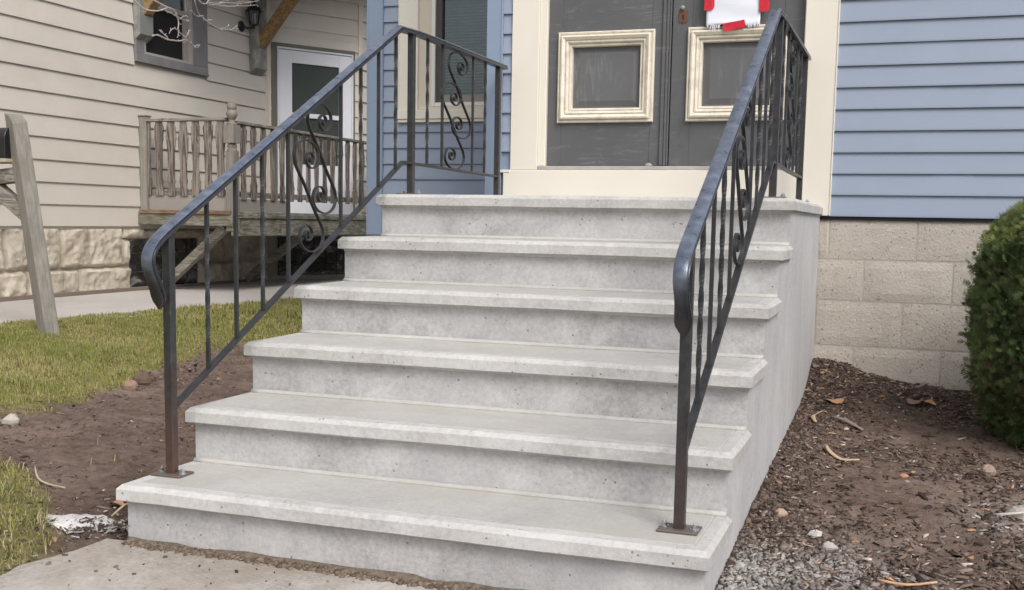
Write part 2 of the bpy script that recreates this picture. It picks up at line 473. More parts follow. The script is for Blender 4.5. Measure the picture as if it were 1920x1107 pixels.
# ------------------------------------------------------------------ terrain
SOIL_L = [(-.02, -.75), (-.10, -.45), (-.22, -.185), (-.5, .184), (-.98, .62), (-1.3, .70), (-1.9, .55), (-2.3, .95), (-1.66, 1.50), (-1.93, 2.46), (-2.0, 2.85), (-2.15, 3.6), (-2.28, 4.2), (-2.0, 4.6), (0.3, 4.6), (0.3, -.75)]
def in_poly(x, y, poly):
    r = np.zeros(x.shape, bool); n = len(poly)
    for i in range(n):
        x0, y0 = poly[i]; x1, y1 = poly[(i + 1) % n]
        c = ((y0 > y) != (y1 > y)) & (x < (x1 - x0) * (y - y0) / (y1 - y0 + 1e-12) + x0)
        r ^= c
    return r
def poly_dist(x, y, poly):
    d = np.full(x.shape, 1e9); n = len(poly)
    for i in range(n):
        x0, y0 = poly[i]; x1, y1 = poly[(i + 1) % n]
        dx, dy = x1 - x0, y1 - y0; t = np.clip(((x - x0) * dx + (y - y0) * dy) / (dx * dx + dy * dy + 1e-12), 0, 1)
        d = np.minimum(d, np.hypot(x - x0 - t * dx, y - y0 - t * dy))
    return np.where(in_poly(x, y, poly), d, -d)
def soil_mask(x, y):
    s = poly_dist(x, y, SOIL_L) + (fbm(x * 3.1, y * 3.1, 5) - 0.47) * 0.42 + (vnoise(x * 17, y * 17, 3) - 0.5) * 0.08
    m = np.clip(s / 0.10 + 0.5, 0, 1)
    return np.where(x > W * 0.5, 1.0, m)
def height_base(x, y):
    left = 0.24 * np.clip((-.5 - x) / 3.0, 0, 1)
    yy = np.clip(y, -0.2, 3.6)
    right = 0.012 + 0.058 * yy + 0.115 * np.exp(-((x - 1.93) / 0.36) ** 2 - ((y - 3.38) / 0.36) ** 2) + 0.02 * np.exp(-((x - 1.9) / 0.16) ** 2) * np.clip(yy, 0, 1)
    return np.where(x > W * 0.5, right, left)
def height(x, y):
    x = np.asarray(x, float); y = np.asarray(y, float)
    m = soil_mask(x, y)
    b = height_base(x, y)
    n = (fbm(x * 2.3, y * 2.3, 11) - 0.47) * 0.05 + m * ((fbm(x * 9, y * 9, 21) - 0.47) * 0.045 + (vnoise(x * 38, y * 38, 8) - 0.5) * 0.010)
    near = np.clip((np.abs(x - W * 0.5) - W * 0.5) / 0.1, 0.25, 1)
    edge = np.where(x < W * .5, np.clip((-.02 - x) / 0.25, 0, 1), 1)
    fl = np.where((x < W * .5) & (x > -3.4), -0.012, 0.0)
    return b + n * near * edge * np.where(y < -0.6, 0.7, 1) + fl - 0.02 * m * (x < W * .5)
def axis(lo, hi, step, far, growth=1.35):
    a = list(np.arange(lo, hi + step * .5, step)); s = step
    l = [lo]; 
    while l[-1] > -far: s *= growth; l.append(l[-1] - s)
    s = step; r_ = [hi]
    while r_[-1] < far: s *= growth; r_.append(r_[-1] + s)
    return np.array(l[:0:-1] + a + r_[1:])
gx = axis(-4.2, 3.6, 0.022, 120); gy = axis(-1.2, 5.2, 0.024, 120)
GX, GY = np.meshgrid(gx, gy)
GZ = height(GX.ravel(), GY.ravel())
hide = (GX.ravel() > 0.03) & (GX.ravel() < W - 0.04) & (GY.ravel() > -8) & (GY.ravel() < 3.3)
GZ = np.where(hide, -0.09, GZ)
hw = (GX.ravel() < -3.55) & (GX.ravel() > -12); GZ = np.where(hw, np.minimum(GZ, 0.19), GZ)
nx, ny = len(gx), len(gy)
gv = np.column_stack([GX.ravel(), GY.ravel(), GZ])
idx = np.arange(nx * ny).reshape(ny, nx)
gf = np.column_stack([idx[:-1, :-1].ravel(), idx[:-1, 1:].ravel(), idx[1:, 1:].ravel(), idx[1:, :-1].ravel()])
def np_mesh(name, v, f, mat, smooth=True):
    me = bpy.data.meshes.new(name)
    me.vertices.add(len(v)); me.vertices.foreach_set("co", np.ascontiguousarray(v, dtype=np.float32).ravel())
    k = f.shape[1]
    me.loops.add(f.size); me.loops.foreach_set("vertex_index", np.ascontiguousarray(f, dtype=np.int32).ravel())
    me.polygons.add(len(f)); me.polygons.foreach_set("loop_start", np.arange(0, f.size, k, dtype=np.int32))
    me.update(calc_edges=True); me.materials.append(mat)
    if smooth: me.polygons.foreach_set("use_smooth", np.ones(len(f), dtype=bool))
    o = bpy.data.objects.new(name, me); COL.objects.link(o)
    BASE[o.name] = Vector((0, 0, 0))
    return o
def mat_ground():
    t = NT("ground_soil_and_turf"); c = t.co()
    a = t.attr("tint"); sc = t.n.new("ShaderNodeSeparateColor"); t.l.new(a.outputs["Color"], sc.inputs[0])
    n1 = t.noise(c, 3.0, 7, 0.65); n2 = t.noise(c, 26, 6, 0.7); n3 = t.noise(c, 110, 4, 0.7)
    soil = t.ramp(t.math('ADD', t.math('MULTIPLY', n1, 0.5), t.math('MULTIPLY', n2, 0.5)), [(0.36, (0.085, 0.058, 0.047)), (0.5, (0.165, 0.119, 0.097)), (0.64, (0.245, 0.183, 0.153))])
    soil = t.mix(t.math('MULTIPLY', t.ramp(n3, [(0.60, 0), (0.70, 1)]), 0.45), soil, (0.30, 0.235, 0.19))
    soil = t.mix(t.math('MULTIPLY', t.ramp(n3, [(0.30, 1), (0.40, 0)]), 0.6), soil, (0.03, 0.022, 0.018))
    turf = t.ramp(t.math('ADD', t.math('MULTIPLY', n2, 0.6), t.math('MULTIPLY', n1, 0.4)), [(0.38, (0.10, 0.095, 0.035)), (0.52, (0.20, 0.18, 0.07)), (0.66, (0.32, 0.27, 0.135))])
    col = t.mix(sc.outputs[0], turf, soil)
    dust = t.math('MULTIPLY', sc.outputs[1], t.ramp(t.noise(c, 14, 6, 0.7), [(0.40, 0.15), (0.6, 1.0)]))
    col = t.mix(dust, col, (0.44, 0.415, 0.40))
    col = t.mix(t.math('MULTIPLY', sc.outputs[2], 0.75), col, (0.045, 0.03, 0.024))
    t.color(col); t.rough(0.95); t.spec(0.1)
    t.bump(t.math('ADD', n2, t.math('MULTIPLY', n3, 0.6)), 0.8, 0.012)
    return t.m
ground = np_mesh("ground", gv, gf, mat_ground())
ground["kind"] = "structure"
SM = soil_mask(GX.ravel(), GY.ravel())
def dust_mask(x, y):
    a = np.exp(-((x - 2.16) / 0.24) ** 2 - ((y - 0.42) / 0.22) ** 2) * .8
    b = np.exp(-((x - 1.94) / 0.08) ** 2 - ((y - 0.28) / 0.20) ** 2) * 1.0
    c_ = np.exp(-((x - 2.75) / 0.2) ** 2 - ((y - 1.15) / 0.22) ** 2) * 0.4
    return np.clip(a * .8 + b + c_, 0, 1)
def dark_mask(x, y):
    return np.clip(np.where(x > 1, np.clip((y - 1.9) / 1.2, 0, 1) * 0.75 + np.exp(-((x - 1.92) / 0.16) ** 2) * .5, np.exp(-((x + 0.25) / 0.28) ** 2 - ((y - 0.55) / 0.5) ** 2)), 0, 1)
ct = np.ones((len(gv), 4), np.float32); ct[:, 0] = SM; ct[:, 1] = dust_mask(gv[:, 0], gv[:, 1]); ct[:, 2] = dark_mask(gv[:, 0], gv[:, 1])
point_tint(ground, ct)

# front walk and neighbour's side walk
def slab(name, xs, ys, ztop, depth, mat, edgefun=None):
    V = []; nxx = len(xs); nyy = len(ys)
    for y in ys:
        for i, x in enumerate(xs):
            xx = x
            if edgefun: xx = edgefun(i, nxx, x, y)
            V.append((xx, y, ztop + (float(fbm(xx * 4, y * 4, 31)) - .47) * 0.006))
    n0 = len(V)
    F = [(j * nxx + i, j * nxx + i + 1, (j + 1) * nxx + i + 1, (j + 1) * nxx + i) for j in range(nyy - 1) for i in range(nxx - 1)]
    ring = [i for i in range(nxx)] + [(j + 1) * nxx - 1 for j in range(1, nyy)] + [(nyy - 1) * nxx + i for i in range(nxx - 2, -1, -1)] + [j * nxx for j in range(nyy - 2, 0, -1)]
    for i in ring: V.append((V[i][0], V[i][1], ztop - depth))
    m = len(ring)
    for i in range(m): F.append((ring[i], n0 + i, n0 + (i + 1) % m, ring[(i + 1) % m]))
    o = mesh_obj(name, V, F, mat); o["kind"] = "structure"; return o
slab("front_walk", np.linspace(-0.115, 2.0, 40), np.linspace(-6.0, -0.002, 90), 0.0, 0.12, M_WALK,
     lambda i, n, x, y: x + ((float(vnoise(y * 9, 1.0, 4)) - .5) * 0.035 + 0.03 * max(0, 1 + y / .25) if i == 0 else 0))
def sw(i, n, x, y):
    t = i / (n - 1); xe = -3.93 + max(0, y - 3.5) * 0.135 + (float(vnoise(y * 5, 2.0, 9)) - .5) * 0.03
    return -5.62 + t * (xe + 5.62)
slab("side_walk", np.linspace(0, 1, 14), np.linspace(-2.0, 14.0, 80), 0.245, 0.14, M_SWALK, sw)

# ------------------------------------------------------------------ concrete steps
steps = thing("concrete_steps", "pale grey cast concrete front steps, five treads and a landing before the double doors", "steps", (W / 2, 0, 0))
def tread_rings(x0, x1, y0, yb, zt, ox, oy, th=0.0526, under=0.012):
    """rings of the nosing slab: (dx, dy, dz) measured from the outermost face"""
    prof = [(0.052, 0.058, 0.0), (0.049, 0.055, -0.0035), (0.046, 0.052, -0.0005), (0.0135, 0.0145, -0.001), (0.0015, 0.0015, -0.0135), (0.0, 0.0, -0.0155), (0.0, 0.0, -th + .002), (0.0015, 0.002, -th),
            (ox - 0.003, oy - 0.006, -th - .003), (ox - 0.001, oy - 0.001, -th - under)]
    nX = 46; nY = 10
    rings = []
    for (dx, dy, dz) in prof:
        ring = []
        a, b, f_ = x0 - ox + dx, x1 + ox - dx, y0 - oy + dy
        for j in range(nY): ring.append((a, yb + (f_ - yb) * j / nY, dz, 0))
        for i in range(nX + 1): ring.append((a + (b - a) * i / nX, f_, dz, 1))
        for j in range(1, nY + 1): ring.append((b, f_ + (yb - f_) * j / nY, dz, 0))
        rings.append(ring)
    return rings
def make_step(k, name, yb):
    y0 = (k - 1) * T; zt = k * R; ox, oy = 0.0165, 0.0346
    mb = MB()
    zb = zt - 0.0526 - 0.012
    # body
    z0 = -0.25
    mb.add([(0, y0, z0), (W, y0, z0), (W, yb, z0), (0, yb, z0), (0, y0, zb), (W, y0, zb), (W, yb, zb), (0, yb, zb)],
           [(0, 1, 5, 4)], 0)
    mb.add([(0, y0, z0), (W, y0, z0), (W, yb, z0), (0, yb, z0), (0, y0, zb), (W, y0, zb), (W, yb, zb), (0, yb, zb)],
           [(1, 2, 6, 5), (3, 0, 4, 7), (2, 3, 7, 6)], 1)
    rings = tread_rings(0, W, y0, yb, zt, ox, oy)
    V = []; n = len(rings[0])
    for ri, ring in enumerate(rings):
        for (x, y, dz, fr) in ring:
            jx = (float(fbm(x * 6 + k * 9, dz * 40 + k, 41)) - .47) * 0.006 if 2 < ri < 8 else 0
            jz = (float(fbm(x * 5 + k * 5, y * 5 + 3, 43)) - .47) * 0.005
            V.append((x, y + (jx if fr else 0), zt + dz + (jz * (1 if ri > 2 else .15) if ri < 8 else 0)))
    F = []; mi = []
    for r_ in range(len(rings) - 1):
        for i in range(n - 1):
            F.append((r_ * n + i, (r_ + 1) * n + i, (r_ + 1) * n + i + 1, r_ * n + i + 1)); mi.append(2)
    F.append(tuple(range(n))); mi.append(3)
    mi = [3 if q < (n - 1) else v for q, v in enumerate(mi)]
    o0 = len(mb.v); mb.v += V
    for f_, m_ in zip(F, mi): mb.f.append([i + o0 for i in f_]); mb.mi.append(m_)
    o = build(mb, name, [M_RISER, M_SIDE, M_NOSE, M_TREAD], steps)
    smooth_angle(o, 18)
    return o
for k in range(1, 6): make_step(k, "step", k * T)
make_step(6, "landing", YH - 0.004)
# mortar fillets where each tread meets the riser above
for k in range(1, 6):
    mb = MB(); y = k * T; z = k * R
    pts = [(W * i / 40, y - 0.004 + (float(vnoise(i * .7, k, 5)) - .5) * .004, z + 0.001) for i in range(41)]
    mb.sweep(pts, [(0.006, 0.0), (0.004, 0.009), (-0.004, 0.012), (-0.012, 0.004), (-0.013, -0.002), (0, -0.004)], (0, 1, 0))
    build(mb, "mortar_fillet", M_TREAD, steps, smooth=True)

# ------------------------------------------------------------------ iron railings
ZS = lambda y: 1.047 + 0.5315 * (y - 0.193)          # top of sloping handrail
ZB = lambda y: 0.529 + 0.511 * (y - 0.362)           # top of sloping bottom rail
YJ, YE = 1.875, 3.30
HR_PROF = [(a * 1.08, b) for a, b in [(-.020, -.013), (-.021, -.003), (-.0170, -.001), (-.0170, .0025), (-.020, .0045), (-.017, .0095), (-.009, .0125), (.009, .0125), (.017, .0095), (.020, .0045), (.0170, .0025), (.0170, -.001), (.021, -.003), (.020, -.013)]]
S_HALF = [(0, 0), (-.012, .0165), (-.026, .036), (-.048, .062), (-.073, .090), (-.095, .116), (-.108, .140), (-.110, .164), (-.103, .186), (-.088, .204), (-.065, .217), (-.038, .224), (-.008, .224), (.022, .218), (.048, .206), (.067, .187), (.073, .163), (.066, .140), (.050, .123), (.028, .115), (.004, .118), (-.014, .130), (-.022, .147), (-.018, .164), (-.004, .176), (.013, .178), (.027, .170), (.033, .157), (.029, .145), (.018, .139), (.008, .143), (.005, .151), (.010, .157)]
def cr_spline(p, n=4):
    out = []
    for i in range(len(p) - 1):
        p0 = np.array(p[max(i - 1, 0)]); p1 = np.array(p[i]); p2 = np.array(p[i + 1]); p3 = np.array(p[min(i + 2, len(p) - 1)])
        for j in range(n):
            t = j / n
            out.append(tuple(0.5 * ((2 * p1) + (-p0 + p2) * t + (2 * p0 - 5 * p1 + 4 * p2 - p3) * t * t + (-p0 + 3 * p1 - 3 * p2 + p3) * t ** 3)))
    out.append(tuple(p[-1])); return out
def rust_attr(o, fun):
    me = o.data; a = me.attributes.new("rust", 'FLOAT', 'POINT')
    a.data.foreach_set("value", [fun(v.co) for v in me.vertices])
def railing(xr, label):
    rl = thing("iron_railing", label, "railing", (xr, 0.14, R), "iron railings of the front steps")
    sq = lambda h: [(-h, -h), (h, -h), (h, h), (-h, h)]
    # handrail with lamb's tongue end, mitred to the level run on the landing
    path = [(.101, .752), (.097, .775), (.086, .808), (.070, .842), (.054, .870), (.044, .896), (.044, .920), (.056, .945), (.083, .971), (.125, .998), (.193, 1.035)]
    path = cr_spline(path, 5) + [(.193 + (YJ - .193) * i / 14, ZS(.193 + (YJ - .193) * i / 14) - .0125) for i in range(1, 15)] + [(YJ + (YE - YJ) * i / 6, 1.939) for i in range(1, 7)]
    arc = [0.0]
    for a_, b_ in zip(path[:-1], path[1:]): arc.append(arc[-1] + math.hypot(b_[0] - a_[0], b_[1] - a_[1]))
    sc = [(float(np.interp(q, [0, .010, .026, .045, .075, .11, .16, .22], [.16, .52, .98, 1.12, .98, .88, .94, 1.0])), float(np.interp(q, [0, .03, .08, .2], [.45, .8, 1.1, 1.0]))) for q in arc]
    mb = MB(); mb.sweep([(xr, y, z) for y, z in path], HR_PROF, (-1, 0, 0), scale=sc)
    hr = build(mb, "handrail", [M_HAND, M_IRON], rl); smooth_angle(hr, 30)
    kp = len(HR_PROF); wa = hr.data.attributes.new("sky_sheen", 'FLOAT', 'POINT')  # mask of the painted sky reflection: full on top, faint on sides and curl
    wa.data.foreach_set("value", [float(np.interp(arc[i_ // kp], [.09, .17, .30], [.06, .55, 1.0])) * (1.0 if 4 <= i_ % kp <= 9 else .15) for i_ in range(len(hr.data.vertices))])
    rust_attr(hr, lambda c: max(0.0, min(1.0, (0.60 - c.z) / 0.03)) * 0.45)
    # bottom rail
    mb = MB()
    pts = [(xr, .172, ZB(.172) - .006), (xr, 1.925, ZB(1.925) - .006), (xr, YE - .10, 1.309)]
    mb.sweep(pts, [(-.0125, -.006), (.0125, -.006), (.0125, .006), (-.0125, .006)], (1, 0, 0))
    build(mb, "bottom_rail", M_IRON, rl, bevel=.0015)
    # posts
    for y, zb, zt in ((.15, R, ZS(.15) - .022), (2.02, LAND, 1.93), (3.20, LAND, 1.93)):
        mb = MB(); h_ = .0152
        zs = [zb, zb + .05, zb + .12, zb + .25, zb + .45, zt]
        mb.sweep([(xr, y, z) for z in zs], sq(h_), (1, 0, 0))
        po = build(mb, "post", M_IRON, rl, bevel=.002)
        zz = zb - R
        rust_attr(po, lambda c, zz=zz: max(0.0, 1 - (c.z - zz) / 0.42) ** 1.1 * ((1.0 if xr < 1 else .4) if zz < .1 else .1))
        pl = MB(); pl.box((xr - .058, y - .042, zb + .001), (xr + .058, y + .042, zb + .008))
        bp = build(pl, "base_plate", M_PLATE, rl, bevel=.002)
        for sx, sy in ((-1, .15), (1, -.15)):
            bm_ = MB(); c = (xr + sx * .044, y + sy * .036, zb + .008)
            bm_.lathe([(.013, 0), (.013, .0025)], c, 14)
            bm_.lathe([(.0085, .0025), (.0085, .010), (.006, .0115)], c, 6)
            bm_.lathe([(.0045, .011), (.0045, .016), (.003, .0175)], c, 8)
            build(bm_, "bolt", M_ZINC, bp)
    # balusters
    def bal(y, z0, z1, tw):
        mb = MB(); n = 44 if tw else 1
        zs = [z0 + (z1 - z0) * i / n for i in range(n + 1)]; tws = None
        if tw:
            L = z1 - z0; tws = []
            for z in zs:
                u = min(1, max(0, ((z - z0) / L - .14) / .72)); tws.append(u * math.pi * 2.5)
        mb.sweep([(xr, y, z) for z in zs], sq(.0061), (1, 0, 0), twist=tws)
        build(mb, "twisted_baluster" if tw else "baluster", M_IRON, rl)
    for y, tw in ((.362, 1), (.537, 0), (.712, 1), (.896, 0), (1.32, 0), (1.50, 1), (1.671, 0), (1.847, 1)):
        bal(y, ZB(y) - .002, ZS(y) - .021, tw)
    for y, tw in ((2.206, 1), (2.392, 0), (2.81, 0), (2.995, 1)):
        bal(y, 1.313, 1.931, tw)
    # scrolls
    def scroll(cy, cz, ky, kz, sh=0.0):
        half = S_HALF
        full = [(-a, -b) for a, b in half[::-1]] + list(half[1:])
        pts = [(xr, cy + a * ky, cz + b * kz + sh * a) for a, b in cr_spline(full, 3)]
        mb = MB(); mb.sweep(pts, [(-.0065, -.0026), (.0065, -.0026), (.0065, .0026), (-.0065, .0026)], (1, 0, 0))
        o = build(mb, "scroll", M_IRON, rl); smooth_angle(o, 40)
    scroll(1.160, 1.293, 1.03, .98); scroll(1.055, 1.138, 1.03, .98)
    scroll(2.625, 1.702, 1.40, .97); scroll(2.535, 1.538, 1.40, .97)
    return rl
railing(.0615, "dark iron scrollwork railing on the left side of the steps, before the porch")
railing(1.766, "dark iron scrollwork railing on the right side of the steps, nearest the shrub")

# ------------------------------------------------------------------ blue house
house = thing("blue_house", "blue vinyl sided house with grey double front doors and cream trim behind the steps", "house", (1.0, YH, 0))
E_ = 0.1128
def course_x(parent, name, mat, x0, x1, yf, z, e, out=0.016, seam=None):
    """horizontal siding course on a wall facing -Y"""
    mb = MB()
    z += random.uniform(-.0012, .0012); tl = random.uniform(-.0015, .0015)
    segs = [(x0, x1, 0)] if not seam else [(x0, seam, 0.002), (seam - 0.02, x1, 0.0)]
    for a, b, o_ in segs:
        prof = [(yf - out - o_, z + .0005), (yf - out - o_, z + .009), (yf - .003 - o_, z + e - .001), (yf - .001, z + e + .010), (yf - .001, z + .018), (yf - out - o_ + .0028, z + .012), (yf - out - o_ + .0028, z + .0005)]
        mb.prism([(a, y, zz) for y, zz in prof], (b - a, 0, 0))
    return build(mb, name, mat, parent)
# structural walls (sheathing) behind the siding
mb = MB(); mb.box((-.055, YH + .001, 1.10), (.10, YH + .25, 4.1)); mb.box((1.75, YH + .001, 1.10), (7.5, YH + .25, 4.1)); mb.box((.10, YH + .12, 3.75), (1.75, YH + .25, 4.1))
mb.box((-.055, YH + .25, .2), (.0, 4.7, 4.1)); mb.box((7.3, YH + .25, .0), (7.5, 12, 4.1))
mb.box((-1.46, 4.62, .9), (-1.02, 4.85, 4.1)); mb.box((-.30, 4.62, .9), (-.055, 4.85, 4.1)); mb.box((-1.02, 4.62, .9), (-.30, 4.85, 1.80)); mb.box((-1.02, 4.62, 3.35), (-.30, 4.85, 4.1))
mb.box((-1.46, 4.85, .9), (-1.25, 12, 4.1))
build(mb, "wall", M_BLUETRIM, house)
ov = MB(); ov.box((-.25, YH - .25, 4.1), (7.7, 12.4, 4.28)); ov.box((-1.68, 4.4, 4.1), (-.2501, 12.4, 4.28)); build(ov, "eaves", M_VINYLW, house)
fl_ = MB(); fl_.box((-.05, YH + .30, 1.2), (7.3, 12, 1.3)); build(fl_, "interior_floor", M_DARK, house)
bk = MB(); bk.box((-1.2, 5.4, 1.0), (7.3, 5.5, 4.1)); build(bk, "interior_wall", M_DARK, house)
n = 0
z = 1.111
while z < 4.0:
    sm = {2: 2.44, 3: 2.44, 4: 2.435, 5: 2.435, 0: 2.62, 1: 2.62}.get(n, None)
    if n > 5 and (n // 2) % 3 == 0: sm = 3.4
    course_x(house, "siding_board", M_BLUE, 1.917, 7.49, YH, z, E_, seam=sm)
    n += 1; z += E_
z = 1.46
while z < 4.0:
    course_x(house, "siding_board", M_BLUE, .031, .089, YH, z, E_); z += E_
z = 1.005
while z < 4.0:
    if 1.70 < z < 3.35:
        course_x(house, "siding_board", M_BLUE, -1.357, -1.234, 4.62, z, E_); course_x(house, "siding_board", M_BLUE, -.085, -.057, 4.62, z, E_)
    else:
        course_x(house, "siding_board", M_BLUE, -1.357, -.057, 4.62, z, E_)
    z += E_
# corner boards
mb = MB(); mb.box((-.070, YH - .022, 1.172), (.030, YH + .07, 4.1)); mb.box((.020, YH - .026, 1.172), (.030, YH - .0225, 4.1)); mb.box((-.066, YH + .0705, 1.172), (-.056, YH + .14, 4.1))
build(mb, "corner_board", M_BLUETRIM, house, bevel=.002)
mb = MB(); mb.box((-1.479, 4.585, .935), (-1.358, 4.72, 4.1)); mb.box((-1.483, 4.581, .935), (-1.470, 4.5845, 4.1))
build(mb, "corner_board", M_BLUETRIM, house, bevel=.002)
# starter strip in black to paint in the shadow gap, and skirt of front wall
mb = MB(); mb.box((1.86, YH - .006, 1.092), (7.49, YH + .02, 1.1105)); build(mb, "starter_shadow_strip", M_DARK, house)
# foundation
fd = MB(); fd.box((1.80, YH + .0085, -.4), (7.5, YH + .3, 1.092)); fd.box((-.05, YH + .012, -.4), (1.80, YH + .3, 1.092)); fd.box((-1.44, 4.66, -.4), (-.04, 4.9, .90)); fd.box((-1.44, 4.9, -.4), (-1.25, 12, .9))
fnd = build(fd, "foundation", M_MORTAR, house)
rows = [(1.091, .886, 1.920), (.876, .662, 2.106), (.652, .418, 2.312), (.408, .19, 2.073), (.18, -.04, 2.30)]
for ri, (zt, zb, xo) in enumerate(rows):
    x = xo - 0.446 * 2
    while x < 6.5:
        a, b = max(x + .004, 1.83), x + .446 - .004
        if b - a > .03:
            nxs, nzs = 9, 5; V = []; F = []
            dd = random.uniform(-.002, .002)
            for j in range(nzs + 1):
                for i in range(nxs + 1):
                    xx = a + (b - a) * i / nxs; zz = zb + (zt - zb) * j / nzs
                    e_ = min(i, nxs - i, j, nzs - j) == 0
                    V.append((xx + (0.003 * math.sin(i * 7 + ri) if e_ else 0), YH + (.0070 if e_ else .003 + dd + random.uniform(-.0012, .0012)), zz + (0.002 * math.sin(i * 3.3 + x * 9) if e_ else 0)))
            for j in range(nzs):
                for i in range(nxs):
                    q = j * (nxs + 1) + i; F.append((q, q + 1, q + nxs + 2, q + nxs + 1))
            o0 = len(V)
            for (i, j) in ((0, 0), (nxs, 0), (nxs, nzs), (0, nzs)): V.append((V[j * (nxs + 1) + i][0], YH + .03, V[j * (nxs + 1) + i][2]))
            c = [0, nxs, (nzs + 1) * (nxs + 1) - 1, nzs * (nxs + 1)]
            F += [tuple(list(range(0, nxs + 1))[::-1] + [o0, o0 + 1]), tuple([j * (nxs + 1) + nxs for j in range(nzs + 1)][::-1] + [o0 + 1, o0 + 2]), tuple([nzs * (nxs + 1) + i for i in range(nxs + 1)] + [o0 + 2, o0 + 3]), tuple([j * (nxs + 1) for j in range(nzs + 1)] + [o0 + 3, o0])]
            mesh_obj("concrete_block", V, F, M_BLOCK, fnd)
        x += .446
# door surround
mb = MB(); mb.box((.090, YH - .026, 1.3545), (.255, YH + .05, 3.6)); mb.box((1.746, YH - .026, 1.113), (1.912, YH + .05, 3.6)); mb.box((.0905, YH - .0255, 3.6005), (1.9115, YH + .05, 3.8))
mb.box((.2555, YH - .012, 1.3775), (.2905, YH + .052, 3.6)); mb.box((1.9125, YH - .030, 1.113), (1.9195, YH + .02, 3.8))
mb.box((.276, YH + .004, 1.378), (.296, YH + .09, 3.6)); mb.box((1.740, YH + .004, 1.378), (1.7455, YH + .09, 3.6))
build(mb, "door_casing", M_CREAM, house, bevel=.002)
mb = MB(); mb.box((.048, YH - .030, LAND + .001), (1.7455, YH + .05, 1.3535)); build(mb, "kick_board", M_CREAM, house, bevel=.003)
mb = MB(); mb.box((.030, YH - .034, 1.338), (.090, YH + .0, 1.354)); build(mb, "trim_cap", M_CREAM, house, bevel=.002)
mb = MB(); mb.box((.2565, YH - .020, 1.3545), (1.7445, YH + .10, 1.3765)); build(mb, "threshold", mat_paint("worn_threshold", (0.42, 0.40, 0.375), 0.15, 0.5, scale=9), house, bevel=.003)
YD = YH + .030
def door(xa, xb, px0, px1, label):
    mb = MB()
    mb.box((xa, YD, 1.380), (px0, YD + .045, 3.58)); mb.box((px1, YD, 1.380), (xb, YD + .045, 3.58))
    mb.box((px0, YD + .0015, 1.380), (px1, YD + .0445, 1.660)); mb.box((px0, YD + .0015, 2.10), (px1, YD + .0445, 2.32)); mb.box((px0, YD + .0015, 3.4), (px1, YD + .0445, 3.58))
    d = build(mb, "door", M_DOOR, house, bevel=.0015); d["label"] = label
    def panel(z0, z1, mold):
        pm = MB(); pm.box((px0 - .001, YD + .022, z0), (px1 + .001, YD + .035, z1))
        i1 = .075; i2 = .105
        a = [(px0 + i1, YD + .0215, z0 + i1), (px1 - i1, YD + .0215, z0 + i1), (px1 - i1, YD + .0215, z1 - i1), (px0 + i1, YD + .0215, z1 - i1)]
        b = [(px0 + i2, YD + .012, z0 + i2), (px1 - i2, YD + .012, z0 + i2), (px1 - i2, YD + .012, z1 - i2), (px0 + i2, YD + .012, z1 - i2)]
        pm.add(a + b, [(0, 1, 5, 4), (1, 2, 6, 5), (2, 3, 7, 6), (3, 0, 4, 7), (4, 5, 6, 7)])
        build(pm, "door_panel", M_DPANEL, d)
        if mold:
            prof = [(0.0, -.001), (0.0, -.018), (.005, -.024), (.012, -.022), (.013, -.016), (.019, -.016), (.021, -.036), (.030, -.040), (.044, -.030), (.047, -.020), (.050, -.020), (.052, -.028), (.060, -.026), (.066, -.014), (.068, -.008), (.070, -.014), (.080, -.012), (.083, -.002), (.083, .020)]
            ox0, ox1, oz0, oz1 = px0 - .020, px1 + .020, z0 - .020, z1 + .020
            V = []; F = []; k = len(prof)
            for (cx, cz, sx, sz) in ((ox0, oz0, 1, 1), (ox1, oz0, -1, 1), (ox1, oz1, -1, -1), (ox0, oz1, 1, -1)):
                for (i, y) in prof: V.append((cx + sx * i, YD + y, cz + sz * i))
            for s_ in range(4):
                mbm = MB(); s2 = (s_ + 1) % 4
                vv = V[s_ * k:(s_ + 1) * k] + V[s2 * k:(s2 + 1) * k]
                mbm.add(vv, [(j, j + 1, k + j + 1, k + j) for j in range(k - 1)])
                o = build(mbm, "panel_moulding", M_CREAM_OLD, d)
    panel(1.645, 2.117, True); panel(2.31, 3.41, False)
    return d
dl = door(.2975, .988, .380, .905, "left leaf of the worn grey double door")
dr = door(1.020, 1.7385, 1.131, 1.630, "right leaf of the worn grey double door with a rusty lock plate")
mb = MB(); mb.box((.966, YD - .014, 1.381), (.990, YD - .0005, 3.58)); mb.box((.9905, YD - .020, 1.381), (1.004, YD - .0005, 3.58)); mb.box((1.0045, YD - .012, 1.381), (1.016, YD - .0005, 3.58))
build(mb, "astragal", M_DOOR, dl, bevel=.003)
mb = MB(); mb.prism([(1.052, YD - .004, 2.235), (1.052, YD - .004, 2.175), (1.062, YD - .004, 2.162), (1.070, YD - .004, 2.172), (1.077, YD - .004, 2.156), (1.084, YD - .004, 2.172), (1.094, YD - .004, 2.162), (1.104, YD - .004, 2.175), (1.104, YD - .004, 2.235), (1.092, YD - .004, 2.228), (1.064, YD - .004, 2.228)], (0, .003, 0))
esc = build(mb, "lock_plate", M_RUSTY, dr, bevel=.0008)
mb = MB(); mb.lathe([(.006, 0), (.006, .002)], (1.078, YD - .0065, 2.203), 10, axis='y'); mb.box((1.0755, YD - .0065, 2.183), (1.0805, YD - .0045, 2.198)); build(mb, "keyhole", M_DARK, esc)
mb = MB(); mb.lathe([(.007, 0), (.009, -.006), (.013, -.010), (.012, -.016), (.006, -.019), (.002, -.020)], (1.075, YD - .001, 2.246), 12, axis='y'); build(mb, "door_knob", M_GREYBOARD, dr, smooth=True)
mb = MB(); mb.lathe([(.022, 0), (.022, .004), (.018, .013), (.008, .018), (.002, .019)], (.912, YH + .004, 1.3768), 14); build(mb, "floor_bumper", M_GREYBOARD, dl, smooth=True)
